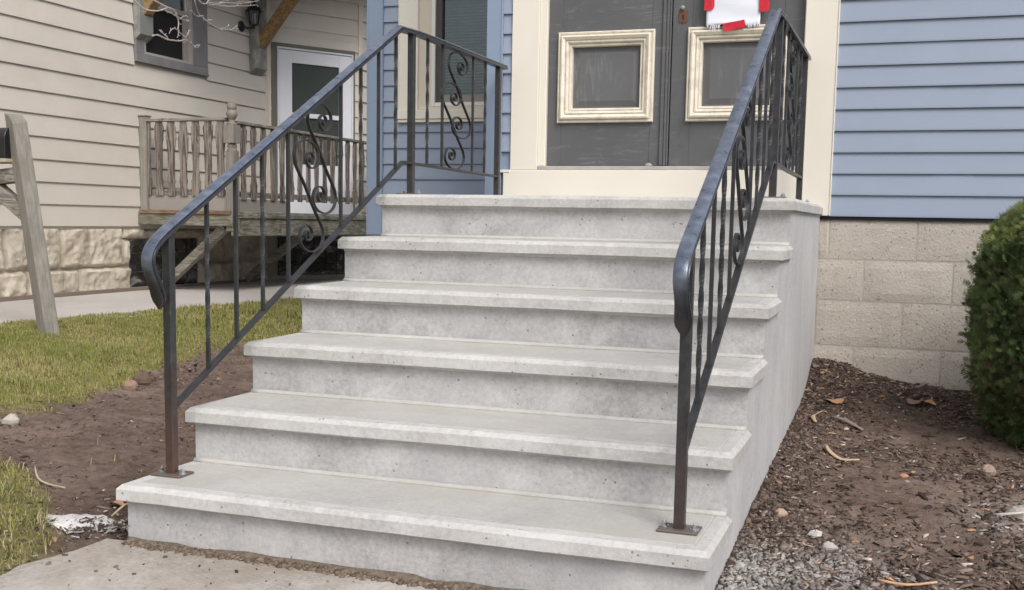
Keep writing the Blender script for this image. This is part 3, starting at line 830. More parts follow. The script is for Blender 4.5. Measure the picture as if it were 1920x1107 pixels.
# set-back window
YW = 4.62
win = MB()
win.box((-1.233, YW - .030, 1.84), (-1.080, YW + .02, 3.3)); win.box((-.24, YW - .030, 1.84), (-.086, YW + .02, 3.3)); win.box((-1.233, YW - .030, 3.3005), (-.086, YW + .02, 3.45))
win.box((-1.238, YW - .045, 1.775), (-.083, YW + .02, 1.8395)); win.box((-1.232, YW - .036, 1.752), (-.088, YW + .0, 1.7745)); win.box((-1.2325, YW - .036, 1.84), (-1.222, YW - .0305, 3.3))
winf = build(win, "window", M_CREAM, house, bevel=.002)
mb = MB(); mb.box((-1.0795, YW - .004, 1.84), (-.985, YW + .015, 3.3)); mb.box((-.335, YW - .004, 1.84), (-.2405, YW + .015, 3.3)); mb.box((-.9845, YW - .003, 1.8402), (-.3355, YW + .012, 1.866))
build(mb, "window_jamb", mat_paint("warm_jamb", (0.66, 0.60, 0.50), 0.04, 0.5), winf)
mb = MB(); mb.box((-.9845, YW - .006, 1.8665), (-.955, YW + .03, 3.3)); mb.box((-.365, YW - .006, 1.8665), (-.3355, YW + .03, 3.3)); mb.box((-.9545, YW - .006, 1.8665), (-.3655, YW + .03, 1.893))
build(mb, "window_frame", M_VINYLW, winf, bevel=.002)
mb = MB(); mb.box((-.9545, YW + .010, 1.8935), (-.908, YW + .05, 3.28)); mb.box((-.412, YW + .010, 1.8935), (-.3655, YW + .05, 3.28)); build(mb, "screen_frame", M_SCREEN, winf, bevel=.002)
mb = MB(); mb.box((-.9075, YW + .012, 1.8935), (-.4125, YW + .05, 1.945)); mb.box((-.9075, YW + .012, 2.62), (-.4125, YW + .05, 2.67)); build(mb, "window_sash", M_MAUVE, winf, bevel=.002)
mb = MB(); mb.box((-.915, YW + .035, 1.94), (-.405, YW + .039, 3.28)); build(mb, "window_pane", M_GLASS, winf)
bl = MB()
zz = 1.95
while zz < 3.28:
    bl.add([(-.91, YW + .075, zz), (-.41, YW + .075, zz), (-.41, YW + .095, zz + .0165), (-.91, YW + .095, zz + .0165)], [(0, 1, 2, 3)]); zz += .0215
b_ = build(bl, "blind_slats", M_BLIND, winf); b_["kind"] = "stuff"
mb = MB(); mb.box((-.95, YW + .10, 1.9), (-.37, YW + .11, 3.3)); build(mb, "blind_backing", M_SCREEN, winf)

# ------------------------------------------------------------------ paper notice on the door
note = thing("paper_notice", "white paper notice with frayed bottom edge, held to the right door leaf by red tape", "notice", (1.36, YH - .02, 2.13))
YN = YH - .012
V = []; F = []; nx_, nz_ = 20, 24
xl0, xr0 = 1.214, 1.505
for j in range(nz_ + 1):
    for i in range(nx_ + 1):
        u = i / nx_; w_ = j / nz_
        x = (xl0 + .004 * (1 - w_) * 0) + (xr0 - xl0) * u; z_ = 2.135 + .36 * w_ + (.006 * math.sin(u * 5) if j == 0 else 0)
        y = YN - .004 * math.sin(u * 3.0 + w_ * 2) - .003 * math.sin(w_ * 17 + u * 4) * .6 - (.004 if 2.13 < z_ < 2.16 else 0)
        V.append((x, y, z_))
for j in range(nz_):
    for i in range(nx_): q = j * (nx_ + 1) + i; F.append((q, q + 1, q + nx_ + 2, q + nx_ + 1))
sh = mesh_obj("paper_sheet", V, F, M_PAPER, note, smooth=True)
mdf = sh.modifiers.new("thickness", 'SOLIDIFY'); mdf.thickness = .0012
fr = MB()
for i in range(30):
    x = xl0 + .006 + i * .0096; L = random.uniform(.006, .020)
    if i in (3, 4): L = .034
    if random.random() < .25: continue
    dx = random.uniform(-.006, .006)
    fr.box((0, 0, 0), (0, 0, 0)) if False else fr.prism([(x, YN - .007, 2.142), (x + .0065, YN - .007, 2.142), (x + .004 + dx, YN - .008, 2.136 - L), (x + .001 + dx, YN - .008, 2.136 - L)], (0, .001, 0))
build(fr, "frayed_edge", M_PAPER, note)
def tape(pts, y):
    mb = MB(); mb.prism([(x, y - .002 * math.sin(i * 2.1), z_) for i, (x, z_) in enumerate(pts)], (0, .0012, 0)); build(mb, "tape_strip", M_TAPE, note)
tape([(1.201, 2.217), (1.247, 2.221), (1.256, 2.235), (1.256, 2.50), (1.203, 2.50)], YN - .009)
tape([(1.498, 2.199), (1.548, 2.199), (1.552, 2.24), (1.548, 2.262), (1.550, 2.50), (1.494, 2.50)], YN - .009)
tape([(1.306, 2.143), (1.423, 2.160), (1.430, 2.121), (1.360, 2.108), (1.314, 2.100)], YN - .013)

# ------------------------------------------------------------------ neighbour's house
XN = -5.46
nb = thing("beige_house", "neighbouring beige sided house on a rough stone foundation, left of the steps", "house", (XN, 6.0, 0.24))
HD = math.radians(33); DD = Vector((math.sin(HD), math.cos(HD), 0)); DN = Vector((math.cos(HD), -math.sin(HD), 0))
PD = Vector((XN, 9.63, 0))
NE = .2105
def course_dir(parent, name, mat, p0, d, nrm, s0, s1, z, e, out=.021, seam=None):
    mb = MB(); d = Vector(d); nrm = Vector(nrm); p0 = Vector(p0)
    z += random.uniform(-.0015, .0015); prof = [(out, z + .001), (out, z + .012), (.004, z + e - .001), (.001, z + e + .012), (.001, z + .022), (out - .003, z + .014), (out - .003, z + .001)]
    a = p0 + d * s0
    mb.prism([a + nrm * o_ + Vector((0, 0, zz)) for o_, zz in prof], d * (s1 - s0))
    return build(mb, name, mat, parent)
mb = MB(); mb.box((XN - .2, 1.0, .90), (XN - .001, 7.18, 4.9)); mb.box((XN - .2, 7.96, .90), (XN - .001, 9.62, 4.9)); mb.box((XN - .2, 7.18, .90), (XN - .001, 7.96, 2.745)); mb.box((XN - .2, 7.18, 4.2), (XN - .001, 7.96, 4.9))
e1 = PD + DD * 1.33
mb.prism([PD + Vector((0, 0, .9)), e1 + Vector((0, 0, .9)), e1 - DN * .2 + Vector((0, 0, .9)), PD - DN * .2 + Vector((0, 0, .9))], (0, 0, 4.0))
mb.box((e1.x - .2, e1.y, .9), (e1.x - .001, 15, 4.9))
build(mb, "wall", M_BEIGE, nb)
z = .925; k = 0
while z < 4.7:
    iv = [(1.2, 9.59)]
    if 2.5 < z < 4.2: iv = [(1.2, 7.02), (8.30, 9.59)]
    for a, b in iv: course_dir(nb, "siding_board", M_BEIGE, (XN, 0, 0), (0, 1, 0), (1, 0, 0), a, b, z, NE)
    iv = [(.036, 1.30)] if z + NE > 3.44 else [(.036, .043), (1.253, 1.30)]
    for a, b in iv: course_dir(nb, "siding_board", M_BEIGE, PD, DD, DN, a, b, z, NE)
    course_dir(nb, "siding_board", M_BEIGE, (e1.x, 0, 0), (0, 1, 0), (1, 0, 0), e1.y + .03, 15, z, NE)
    z += NE; k += 1
# filler above the storm door
mb = MB(); a = PD + DD * .036; b = PD + DD * 1.30
mb.prism([a + DN * .001 + Vector((0, 0, 3.25)), b + DN * .001 + Vector((0, 0, 3.25)), b + DN * .012 + Vector((0, 0, 3.25)), a + DN * .012 + Vector((0, 0, 3.25))], (0, 0, .205)); build(mb, "siding_board", M_BEIGE, nb)
def dbox(mb, p0, d, nrm, s0, s1, o0, o1, z0, z1):
    p0, d, nrm = Vector(p0), Vector(d), Vector(nrm)
    q = [p0 + d * s0 + nrm * o0, p0 + d * s1 + nrm * o0, p0 + d * s1 + nrm * o1, p0 + d * s0 + nrm * o1]
    mb.prism([v + Vector((0, 0, z0)) for v in q], (0, 0, z1 - z0))
mb = MB(); dbox(mb, (XN, 0, 0), (0, 1, 0), (1, 0, 0), 9.555, 9.625, .0, .028, .92, 4.9); dbox(mb, PD, DD, DN, -.012, .036, .002, .030, .92, 4.9); build(mb, "corner_board", M_BEIGETRIM, nb)
mb = MB(); dbox(mb, PD, DD, DN, 1.300, 1.335, .0, .028, .92, 4.9); dbox(mb, e1, (0, 1, 0), (1, 0, 0), -.01, .045, .002, .028, .92, 4.9); build(mb, "corner_board", M_BEIGETRIM, nb)
# storm door
mb = MB(); dbox(mb, PD, DD, DN, .044, .122, .0, .022, 1.05, 3.206); dbox(mb, PD, DD, DN, 1.222, 1.252, .0, .022, 1.05, 3.206); dbox(mb, PD, DD, DN, .044, 1.252, .0, .024, 3.2065, 3.252); build(mb, "door_casing", M_GREENTRIM, nb)
mb = MB()
dbox(mb, PD, DD, DN, .124, .145, .004, .034, 1.08, 3.204); dbox(mb, PD, DD, DN, 1.200, 1.220, .004, .034, 1.08, 3.204); dbox(mb, PD, DD, DN, .1455, 1.1995, .004, .034, 3.182, 3.204)
dbox(mb, PD, DD, DN, .149, .328, .006, .030, 1.085, 3.172); dbox(mb, PD, DD, DN, 1.010, 1.196, .006, .030, 1.085, 3.172)
dbox(mb, PD, DD, DN, .3285, 1.0095, .006, .030, 3.018, 3.172); dbox(mb, PD, DD, DN, .3285, 1.0095, .006, .029, 2.335, 2.392); dbox(mb, PD, DD, DN, .3285, 1.0095, .006, .030, 1.085, 1.735)
sdoor = build(mb, "storm_door", M_WHITEDOOR, nb, bevel=.002)
mb = MB(); dbox(mb, PD, DD, DN, .325, 1.013, .012, .015, 1.73, 3.02); build(mb, "door_pane", mat_glass("dull_screen_glass", gl=.15), sdoor)
mb = MB(); zz = 1.74
while zz < 3.02:
    a = PD + DD * .325 + DN * .002; b = PD + DD * 1.013 + DN * .002
    mb.add([a + Vector((0, 0, zz)), b + Vector((0, 0, zz)), b + DN * .006 + Vector((0, 0, zz + .0335)), a + DN * .006 + Vector((0, 0, zz + .0335))], [(0, 1, 2, 3)]); zz += .033
o = build(mb, "blind_slats", M_BLIND2, sdoor); o["kind"] = "stuff"
mb = MB(); dbox(mb, PD, DD, DN, .205, .232, .030, .060, 2.02, 2.10); build(mb, "door_handle", M_BLACK, sdoor, bevel=.004)
# window on the side wall
mb = MB()
dbox(mb, (XN, 0, 0), (0, 1, 0), (1, 0, 0), 7.025, 7.165, .0, .040, 2.745, 4.1); dbox(mb, (XN, 0, 0), (0, 1, 0), (1, 0, 0), 8.02, 8.30, .0, .040, 2.745, 4.1); dbox(mb, (XN, 0, 0), (0, 1, 0), (1, 0, 0), 7.025, 8.30, .0, .044, 2.672, 2.7445); dbox(mb, (XN, 0, 0), (0, 1, 0), (1, 0, 0), 7.02, 8.31, .0, .050, 2.650, 2.6715); dbox(mb, (XN, 0, 0), (0, 1, 0), (1, 0, 0), 7.025, 8.30, .0, .042, 4.1005, 4.25)
nwin = build(mb, "window", M_GREYTRIM, nb, bevel=.003)
mb = MB(); dbox(mb, (XN, 0, 0), (0, 1, 0), (1, 0, 0), 7.166, 7.196, .0, .034, 2.745, 4.1); dbox(mb, (XN, 0, 0), (0, 1, 0), (1, 0, 0), 7.965, 8.019, .0, .034, 2.745, 4.1); dbox(mb, (XN, 0, 0), (0, 1, 0), (1, 0, 0), 7.1965, 7.9645, .0, .034, 2.745, 2.77)
build(mb, "window_frame", mat_plain("pale_window_frame", (0.36, 0.33, 0.315), 0.5), nwin)
mb = MB(); dbox(mb, (XN, 0, 0), (0, 1, 0), (1, 0, 0), 7.1965, 7.9645, -.02, .022, 3.255, 3.31); dbox(mb, (XN, 0, 0), (0, 1, 0), (1, 0, 0), 7.885, 7.9645, -.03, .018, 2.7705, 3.2545); build(mb, "window_sash", M_MAUVE, nwin)
mb = MB(); mb.box((XN - .03, 7.19, 3.30), (XN - .026, 7.97, 4.1)); build(mb, "window_pane", M_GLASS, nwin)
mb = MB(); mb.box((XN - .010, 7.196, 2.77), (XN - .007, 7.8845, 3.2545)); build(mb, "insect_screen", M_MESH, nwin)
mb = MB(); mb.box((XN - .19, 7.0, 2.6), (XN - .18, 8.1, 4.3)); build(mb, "dark_room", M_DARK, nwin)
mb = MB(); mb.box((XN - .09, 7.19, 3.30), (XN - .08, 7.965, 4.1)); build(mb, "roller_blind", mat_plain("green_grey_blind", (0.16, 0.20, 0.19), 0.7), nwin)
# stone foundation
fd = MB(); fd.box((XN - .3, 1.0, -.2), (XN - .035, 6.92, .915)); fd.box((XN - .3, 8.14, -.2), (XN - .035, 9.6, .915)); fd.box((XN - .3, 6.92, .79), (XN - .035, 8.14, .915)); fd.box((XN - .3, 6.92, -.2), (XN - .035, 8.14, .26))
e0 = PD - DN * .03
fd.prism([e0 + Vector((0, 0, -.2)), e1 - DN * .03 + Vector((0, 0, -.2)), e1 - DN * .3 + Vector((0, 0, -.2)), e0 - DN * .3 + Vector((0, 0, -.2))], (0, 0, 1.1)); fd.box((e1.x - .3, e1.y, -.2), (e1.x - .03, 15, .9))
nfd = build(fd, "foundation", M_MORTAR, nb)
def stone(y0, y1, z0, z1, sd_, bulge=.045):
    n1 = max(10, int((y1 - y0) / .016)); n2 = max(8, int((z1 - z0) / .016)); cut = sd_ * 3.7
    U, Wz = np.meshgrid(np.linspace(0, 1, n1 + 1), np.linspace(0, 1, n2 + 1))
    yy = y0 + (y1 - y0) * U; zz = z0 + (z1 - z0) * Wz
    ed = np.minimum(np.minimum(U, 1 - U) * (y1 - y0), np.minimum(Wz, 1 - Wz) * (z1 - z0))
    e_ = np.clip(ed / .035, 0, 1) ** .5
    f_ = fbm(yy * 2.6 + cut, zz * 3.4 + cut, 61, 5); rid = 1 - np.abs(fbm(yy * 5.5 + cut, zz * 6.5 - cut, 71, 4) - .47) * 4
    fine = fbm(yy * 19 + cut, zz * 19, 75, 3) - .45
    x = XN - .036 + e_ * (.014 + bulge * f_ * 1.3 + .026 * rid + .026 * fine)
    jy = (vnoise(zz * 9 + cut, zz * 0 + U * 7, 13) - .5) * .026 * ((U < .001) | (U > .999)); jz = (vnoise(yy * 9 + cut, Wz * 7, 14) - .5) * .026 * ((Wz < .001) | (Wz > .999))
    V = [tuple(v) for v in np.column_stack([x.ravel(), (yy + jy).ravel(), (zz + jz).ravel()])]
    F = [(j * (n1 + 1) + i, j * (n1 + 1) + i + 1, (j + 1) * (n1 + 1) + i + 1, (j + 1) * (n1 + 1) + i) for j in range(n2) for i in range(n1)]
    o = mesh_obj("foundation_stone", V, F, M_STONE, nfd); smooth_angle(o, 32)
y = 1.1; i = 0
top = [1.1, 1.85, 2.5, 3.3, 3.95, 4.5, 5.17, 5.885, 6.80, 6.91]
for a, b in zip(top[:-2], top[1:-1]): stone(a + .012, b - .012, .515, .915, a)
stone(6.80 + .008, 8.2, .795, .915, 3.3, .03); stone(6.805, 6.925, .515, .785, 9.1, .03)
bot = [1.1, 1.9, 2.9, 3.6, 4.3, 4.9, 5.43, 6.135, 6.92]
for a, b in zip(bot[:-1], bot[1:]): stone(a + .012, b - .012, .20, .50, a + 5)
for a, b in ((8.15, 8.85), (8.87, 9.55)): stone(a, b, .53, .90, a); stone(a, b, .2, .51, a + 2)
mb = MB(); mb.box((XN - .13, 6.925, .262), (XN - .034, 8.138, .789)); build(mb, 'mortar_grid', mat_plain('pale_mortar', (.40, .39, .37), .9), nfd)
# glass block window
for ci in range(6):
    for (z0, z1) in ((.265, .435), (.441, .637), (.643, .788)):
        mb = MB(); a = 6.935 + ci * .2; mb.box((XN - .12, a, z0), (XN - .022, a + .193, z1)); o = build(mb, "glass_block", M_GBLOCK, nfd, bevel=.006, seg=2)
# second glass block window in the bay's foundation, under the porch
for ci in range(6):
    for (z0, z1) in ((.30, .46), (.466, .626), (.632, .79)):
        mb = MB(); dbox(mb, PD, DD, DN, .14 + ci * .17, .304 + ci * .17, -.06, .004, z0, z1); build(mb, "glass_block", M_GBLOCK, nfd, bevel=.006, seg=2)
# canopy over the side porch with two wall brackets
cp = MB(); cp.prism([(XN + .02, 6.9, 4.55), (XN + 1.4, 6.9, 4.10), (XN + 1.4, 6.9, 4.20), (XN + .02, 6.9, 4.65)], (0, 4.6, 0)); build(cp, "porch_canopy", M_GREYBOARD, nb)
def bracket(y0, y1, zb, by, zlow, xlow):
    mb = MB()
    mb.prism([(XN + .018, y0, zb), (XN + .10, y0, zb + .07), (XN + .10, y0, 4.5), (XN + .018, y0, 4.5)], (0, y1 - y0, 0))
    br = build(mb, "canopy_bracket", M_SOFT, nb, bevel=.003)
    mb = MB(); d = Vector((.44, 0, .525)).normalized(); a = Vector((xlow, by, zlow))
    mb.sweep([a, a + d * 1.15], [(-.065, -.055), (.065, -.055), (.065, .055), (-.065, .055)], (0, 1, 0))
    build(mb, "diagonal_brace", M_NEWWOOD, br, bevel=.004)
bracket(7.02, 7.24, 2.86, 7.15, 3.17, XN + .07); bracket(9.20, 9.47, 2.80, 9.36, 3.15, XN + .06)

# wooden edging at the foundation
mb = MB(); mb.box((XN + .015, 3.2, .243), (XN + .065, 7.28, .283)); mb.box((XN + .02, 7.285, .243), (XN + .06, 9.4, .276))
tag(build(mb, "wooden_edging", M_EDGING, bevel=.004), "thin brown board lying along the foot of the stone foundation", "edging")

# lantern
lan = thing("wall_lantern", "black carriage lantern on the beige wall beside the porch bracket", "lantern", (XN + .02, 9.0, 3.4))
LY, LX = 9.10, XN + .15
mb = MB(); mb.lathe([(.065, 0), (.065, .012), (.05, .022), (.02, .03)], (XN + .016, 9.02, 3.335), 18, axis='x'); build(mb, "back_plate", M_BLACK, lan, smooth=False)
mb = MB(); mb.sweep([(XN + .04, 9.02, 3.335), (XN + .09, 9.05, 3.315), (LX, LY, 3.33), (LX, LY, 3.36)], [(-.011, -.011), (.011, -.011), (.011, .011), (-.011, .011)], (0, 0.3, 1)); build(mb, "arm", M_BLACK, lan)
mb = MB(); mb.lathe([(.018, .345), (.045, .352), (.052, .362)], (LX, LY, 3.0), 6); mb.lathe([(.105, .52), (.092, .53), (.08, .56), (.055, .595), (.022, .615), (.012, .635), (.016, .648), (.006, .662)], (LX, LY, 3.0), 12); cage = build(mb, "cap", M_BLACK, lan)
mb = MB()
for j in range(6):
    a = 2 * math.pi * j / 6; mb.sweep([(LX + .05 * math.cos(a), LY + .05 * math.sin(a), 3.362), (LX + .078 * math.cos(a), LY + .078 * math.sin(a), 3.52)], [(-.006, -.006), (.006, -.006), (.006, .006), (-.006, .006)], (math.sin(a), -math.cos(a), 0.01))
build(mb, "cage", M_BLACK, lan)
mb = MB(); mb.lathe([(.046, .364), (.072, .518)], (LX, LY, 3.0), 6); build(mb, "lantern_glass", M_GLASS, lan)
mb = MB(); mb.lathe([(.012, .365), (.014, .42), (.02, .45), (.018, .49), (.004, .505)], (LX, LY, 3.0), 10); build(mb, "bulb", mat_plain("frosted_bulb", (0.8, 0.8, 0.8), 0.3), lan, smooth=True)

# ------------------------------------------------------------------ side porch deck
XD = -4.318; YP = 7.113
deck = thing("side_porch", "weathered grey wooden porch deck with sawn slat railing on the beige house", "porch", (XN + .6, YP, .245))
nb_ = 0; x = XN + .02
while x < XD - .01:
    mb = MB(); mb.box((x, 7.035, 1.066), (min(x + .128, XD + .01), 10.9, 1.098)); build(mb, "deck_board", M_WOODY, deck, bevel=.003); x += .134
mb = MB(); mb.box((XN + .018, 7.030, .948), (XD + .045, 7.068, 1.0645)); build(mb, "rim_board", M_MOSSY, deck, bevel=.004)
mb = MB(); mb.box((XN + .05, 7.012, 1.066), (XD + .03, 7.033, 1.106)); build(mb, "edge_board", M_RUSTWOOD, deck, bevel=.003)
mb = MB(); mb.box((XD + .005, 7.070, .845), (XD + .044, 12.0, 1.030)); mb.box((XD + .012, 7.07, 1.031), (XD + .058, 12.0, 1.075)); build(mb, "rim_board", M_MOSSY, deck, bevel=.004)
# joists and under-deck shade come from the deck itself
for y in (7.5, 8.1, 8.7, 9.3, 9.9):
    mb = MB(); mb.box((XN + .02, y, .95), (XD + .004, y + .04, 1.065)); build(mb, "joist", M_WOODX, deck)
# posts
mb = MB(); mb.box((-5.440, 7.07, 1.0665), (-5.352, 7.155, 2.085)); mb.box((-5.447, 7.06, 2.0855), (-5.345, 7.165, 2.10)); mb.box((-5.458, 7.075, .955), (-5.4405, 7.11, 2.09)); build(mb, "wall_post", M_WOODV, deck, bevel=.003)
mb = MB()
h_ = .062
mb.box((XD - .05, YP - .05, .90), (XD + .05, YP + .05, 1.72))
mb.lathe([(.052, 1.7205), (.054, 1.735), (.040, 1.745), (.050, 1.765), (.046, 1.785), (.035, 1.80)], (XD, YP, 0), 20)
mb.box((XD - h_, YP - h_, 1.8005), (XD + h_, YP + h_, 1.985))
mb.lathe([(.055, 1.9855), (.058, 2.0), (.032, 2.012), (.028, 2.035), (.045, 2.06), (.056, 2.085), (.058, 2.105), (.045, 2.13), (.040, 2.14), (.048, 2.15), (.050, 2.175), (.046, 2.205), (.020, 2.215), (.004, 2.217)], (XD, YP, 0), 20)
o = build(mb, "newel_post", M_WOODV, deck); smooth_angle(o, 40)
# rails
mb = MB(); mb.box((-5.352, YP - .040, 2.030), (XD - h_ - .001, YP + .040, 2.062)); build(mb, "top_rail", M_WOODX, deck, bevel=.004)
mb = MB(); mb.box((XD - .040, YP + h_ + .001, 2.000), (XD + .040, 11.9, 2.032)); build(mb, "top_rail", M_WOODY, deck, bevel=.004)
mb = MB(); mb.box((-5.352, YP + .012, 1.262), (XD - .051, YP + .045, 1.325)); build(mb, "bottom_rail", M_WOODX, deck, bevel=.003)
mb = MB(); mb.box((XD - .045, YP + .051, 1.250), (XD - .012, 11.9, 1.310)); build(mb, "bottom_rail", M_WOODY, deck, bevel=.003)
mb = MB(); mb.box((-5.352, YP - .005, 1.1075), (XD - .051, YP + .011, 1.254)); build(mb, "skirt_board", M_GREYBOARD, deck)
mb = MB(); mb.box((XD - .011, YP + .051, 1.099), (XD + .005, 8.18, 1.235)); build(mb, "skirt_board", M_GREYBOARD, deck)
def slat_poly(hh, ph):
    L = []
    n_ = 26
    for i in range(n_ + 1):
        w_ = i / n_
        hw = .046 + .008 * math.cos(w_ * 2 * math.pi * 1.0 + .3 + ph * .3) + .005 * math.sin(w_ * 13 + ph) 
        if w_ < .10: hw = .046
        for c_ in (.20, .78):
            hw += .010 * math.exp(-((w_ - c_) / .022) ** 2)
        if w_ > .93: hw = .040
        L.append((hw, w_ * hh))
    return L
slat_me = []
for v in range(4):
    P_ = slat_poly(.775, v * 1.7); pl = [(-a, -.009, z_) for a, z_ in P_] + [(a * (1 + .06 * math.sin(z_ * 9 + v)), -.009, z_) for a, z_ in P_[::-1]]
    mb = MB(); mb.prism(pl, (0, .018, 0)); o = build(mb, "slat", M_SLAT, deck, bevel=.002, loc=(-5.363 + .1525 * v, YP - .014, 1.255)); slat_me.append(o)
for i in range(4, 7):
    clone(slat_me[i % 4], deck, (-5.363 + .1525 * i, YP - .014, 1.255))
for i in range(24):
    c = clone(slat_me[(i * 3 + 1) % 4], deck, (XD + .012, 7.299 + i * .192, 1.226)); c.rotation_euler = (0, 0, math.pi / 2)
# diagonal braces under the deck
mb = MB(); mb.sweep([(-5.36, 7.36, .285), (-4.46, 7.20, .945)], [(-.045, -.045), (.045, -.045), (.045, .045), (-.045, .045)], (0, 1, 0)); build(mb, "diagonal_brace", M_WOODX, deck, bevel=.003)
mb = MB(); mb.sweep([(-5.36, 9.0, .285), (-4.46, 9.0, .945)], [(-.045, -.045), (.045, -.045), (.045, .045), (-.045, .045)], (0, 1, 0)); build(mb, "diagonal_brace", M_WOODX, deck, bevel=.003)

# ------------------------------------------------------------------ leaning timber post and mailbox
post = thing("leaning_post", "leaning weathered timber post with side arm and brace, standing in the lawn at far left", "post", (-3.262, 3.293, .20))
LP = Vector((-3.262, 3.293, .10)); LT = Vector((-3.513, 3.293, 1.70))
rot = math.radians(-18); sx = Vector((math.cos(rot), math.sin(rot), 0)); sy = Vector((-math.sin(rot), math.cos(rot), 0)); hw, hd = .054, .052
ax = (LT - LP)
b4 = [LP - sx * hw - sy * hd, LP + sx * hw - sy * hd, LP + sx * hw + sy * hd, LP - sx * hw + sy * hd]
t4 = [v + ax for v in b4]
t4[0] += Vector((-.004, 0, .030)); t4[3] += Vector((-.004, 0, .030)); t4[1] += Vector((0, 0, -.045)); t4[2] += Vector((0, 0, -.025))
mid = [ (a + b) / 2 for a, b in ((t4[0], t4[1]), (t4[3], t4[2]))]
tm0 = t4[0] * .45 + t4[1] * .55 + Vector((0, 0, .022)); tm1 = t4[3] * .45 + t4[2] * .55 + Vector((0, 0, .022))
mb = MB(); mb.add(b4 + t4 + [tm0, tm1], [(3, 2, 1, 0), (0, 1, 5, 8, 4), (1, 2, 6, 5), (2, 3, 7, 9, 6), (3, 0, 4, 7), (4, 8, 9, 7), (8, 5, 6, 9)])
build(mb, "post_timber", M_WOODV, post, bevel=.004)
dl_ = Vector((-1, .10, 0)).normalized()
pa = LP + ax * .765
mb = MB(); mb.sweep([pa - sx * .050 + Vector((0, 0, -.01)), pa + dl_ * .85 + Vector((0, 0, -.09))], [(-.045, -.05), (.045, -.05), (.045, .05), (-.045, .05)], (0, 1, 0)); build(mb, "side_arm", M_WOODX, post, bevel=.004)
pb = LP + ax * .585
mb = MB(); mb.sweep([pb - sx * .048, pb + dl_ * .42 + Vector((0, 0, .25))], [(-.04, -.045), (.04, -.045), (.04, .045), (-.04, .045)], (0, 1, 0)); build(mb, "diagonal_brace", M_WOODX, post, bevel=.004)
pp = LP + ax * .815
mb = MB(); mb.box((pp.x - .85, pp.y - .10, 1.392), (pp.x - .052, pp.y + .12, 1.418)); build(mb, "shelf_board", mat_plain("pale_shelf", (0.42, 0.37, 0.27), 0.7), post, bevel=.003)
mbx = thing("mailbox", "black metal mailbox on the shelf arm of the leaning timber post", "mailbox", (pp.x - .33, pp.y, 1.419))
mb = MB(); prof = [(-.085, 0), (.085, 0), (.085, .13)] + [(.085 * math.cos(a), .13 + .085 * math.sin(a)) for a in np.linspace(.2, math.pi - .2, 10)] + [(-.085, .13)]
mb.prism([(pp.x - .58, pp.y + a, 1.419 + b) for a, b in prof], (.500, 0, 0)); build(mb, "box_body", M_BLACK, mbx, bevel=.003)
mb = MB(); mb.prism([(pp.x - .0795, pp.y + a * 1.06, 1.420 + b * 1.03) for a, b in prof], (.014, 0, 0)); build(mb, "box_door", M_BLACK, mbx, bevel=.003)

# ------------------------------------------------------------------ bare tree with twigs in the upper left
tree = thing("bare_tree", "bare tree whose thin pale budding twigs hang in front of the beige house", "tree", (-4.3, 2.0, .24))
mb = MB()
def limb(mb, pts, r0, r1, n=6):
    L = len(pts); prof = [(math.cos(2 * math.pi * j / n), math.sin(2 * math.pi * j / n)) for j in range(n)]
    sc = [(r0 + (r1 - r0) * i / (L - 1),) * 2 for i in range(L)]
    mb.sweep(pts, prof, (0.3, 0.9, 0.31), scale=sc)
limb(mb, cr_spline([(-4.3, 2.0, .1), (-4.27, 2.02, 1.2), (-4.2, 2.1, 2.4), (-4.1, 2.2, 3.6), (-4.15, 2.3, 5.0)], 3), .085, .04, 10)
build(mb, "trunk", M_BRANCH, tree, smooth=True)
S0 = Vector((-3.02, 3.85, 0))
def px(u, v):
    """trace coordinates -> a point on the twigs' own hanging plane, which is roughly parallel to the beige wall"""
    a = u / 1000.0; b = v / 1000.0
    return Vector((-2.98 + .10 * math.sin(u * .004), 3.849 + .87 * a + .04 * a * a, 2.568 + .17 * a - .57 * b))
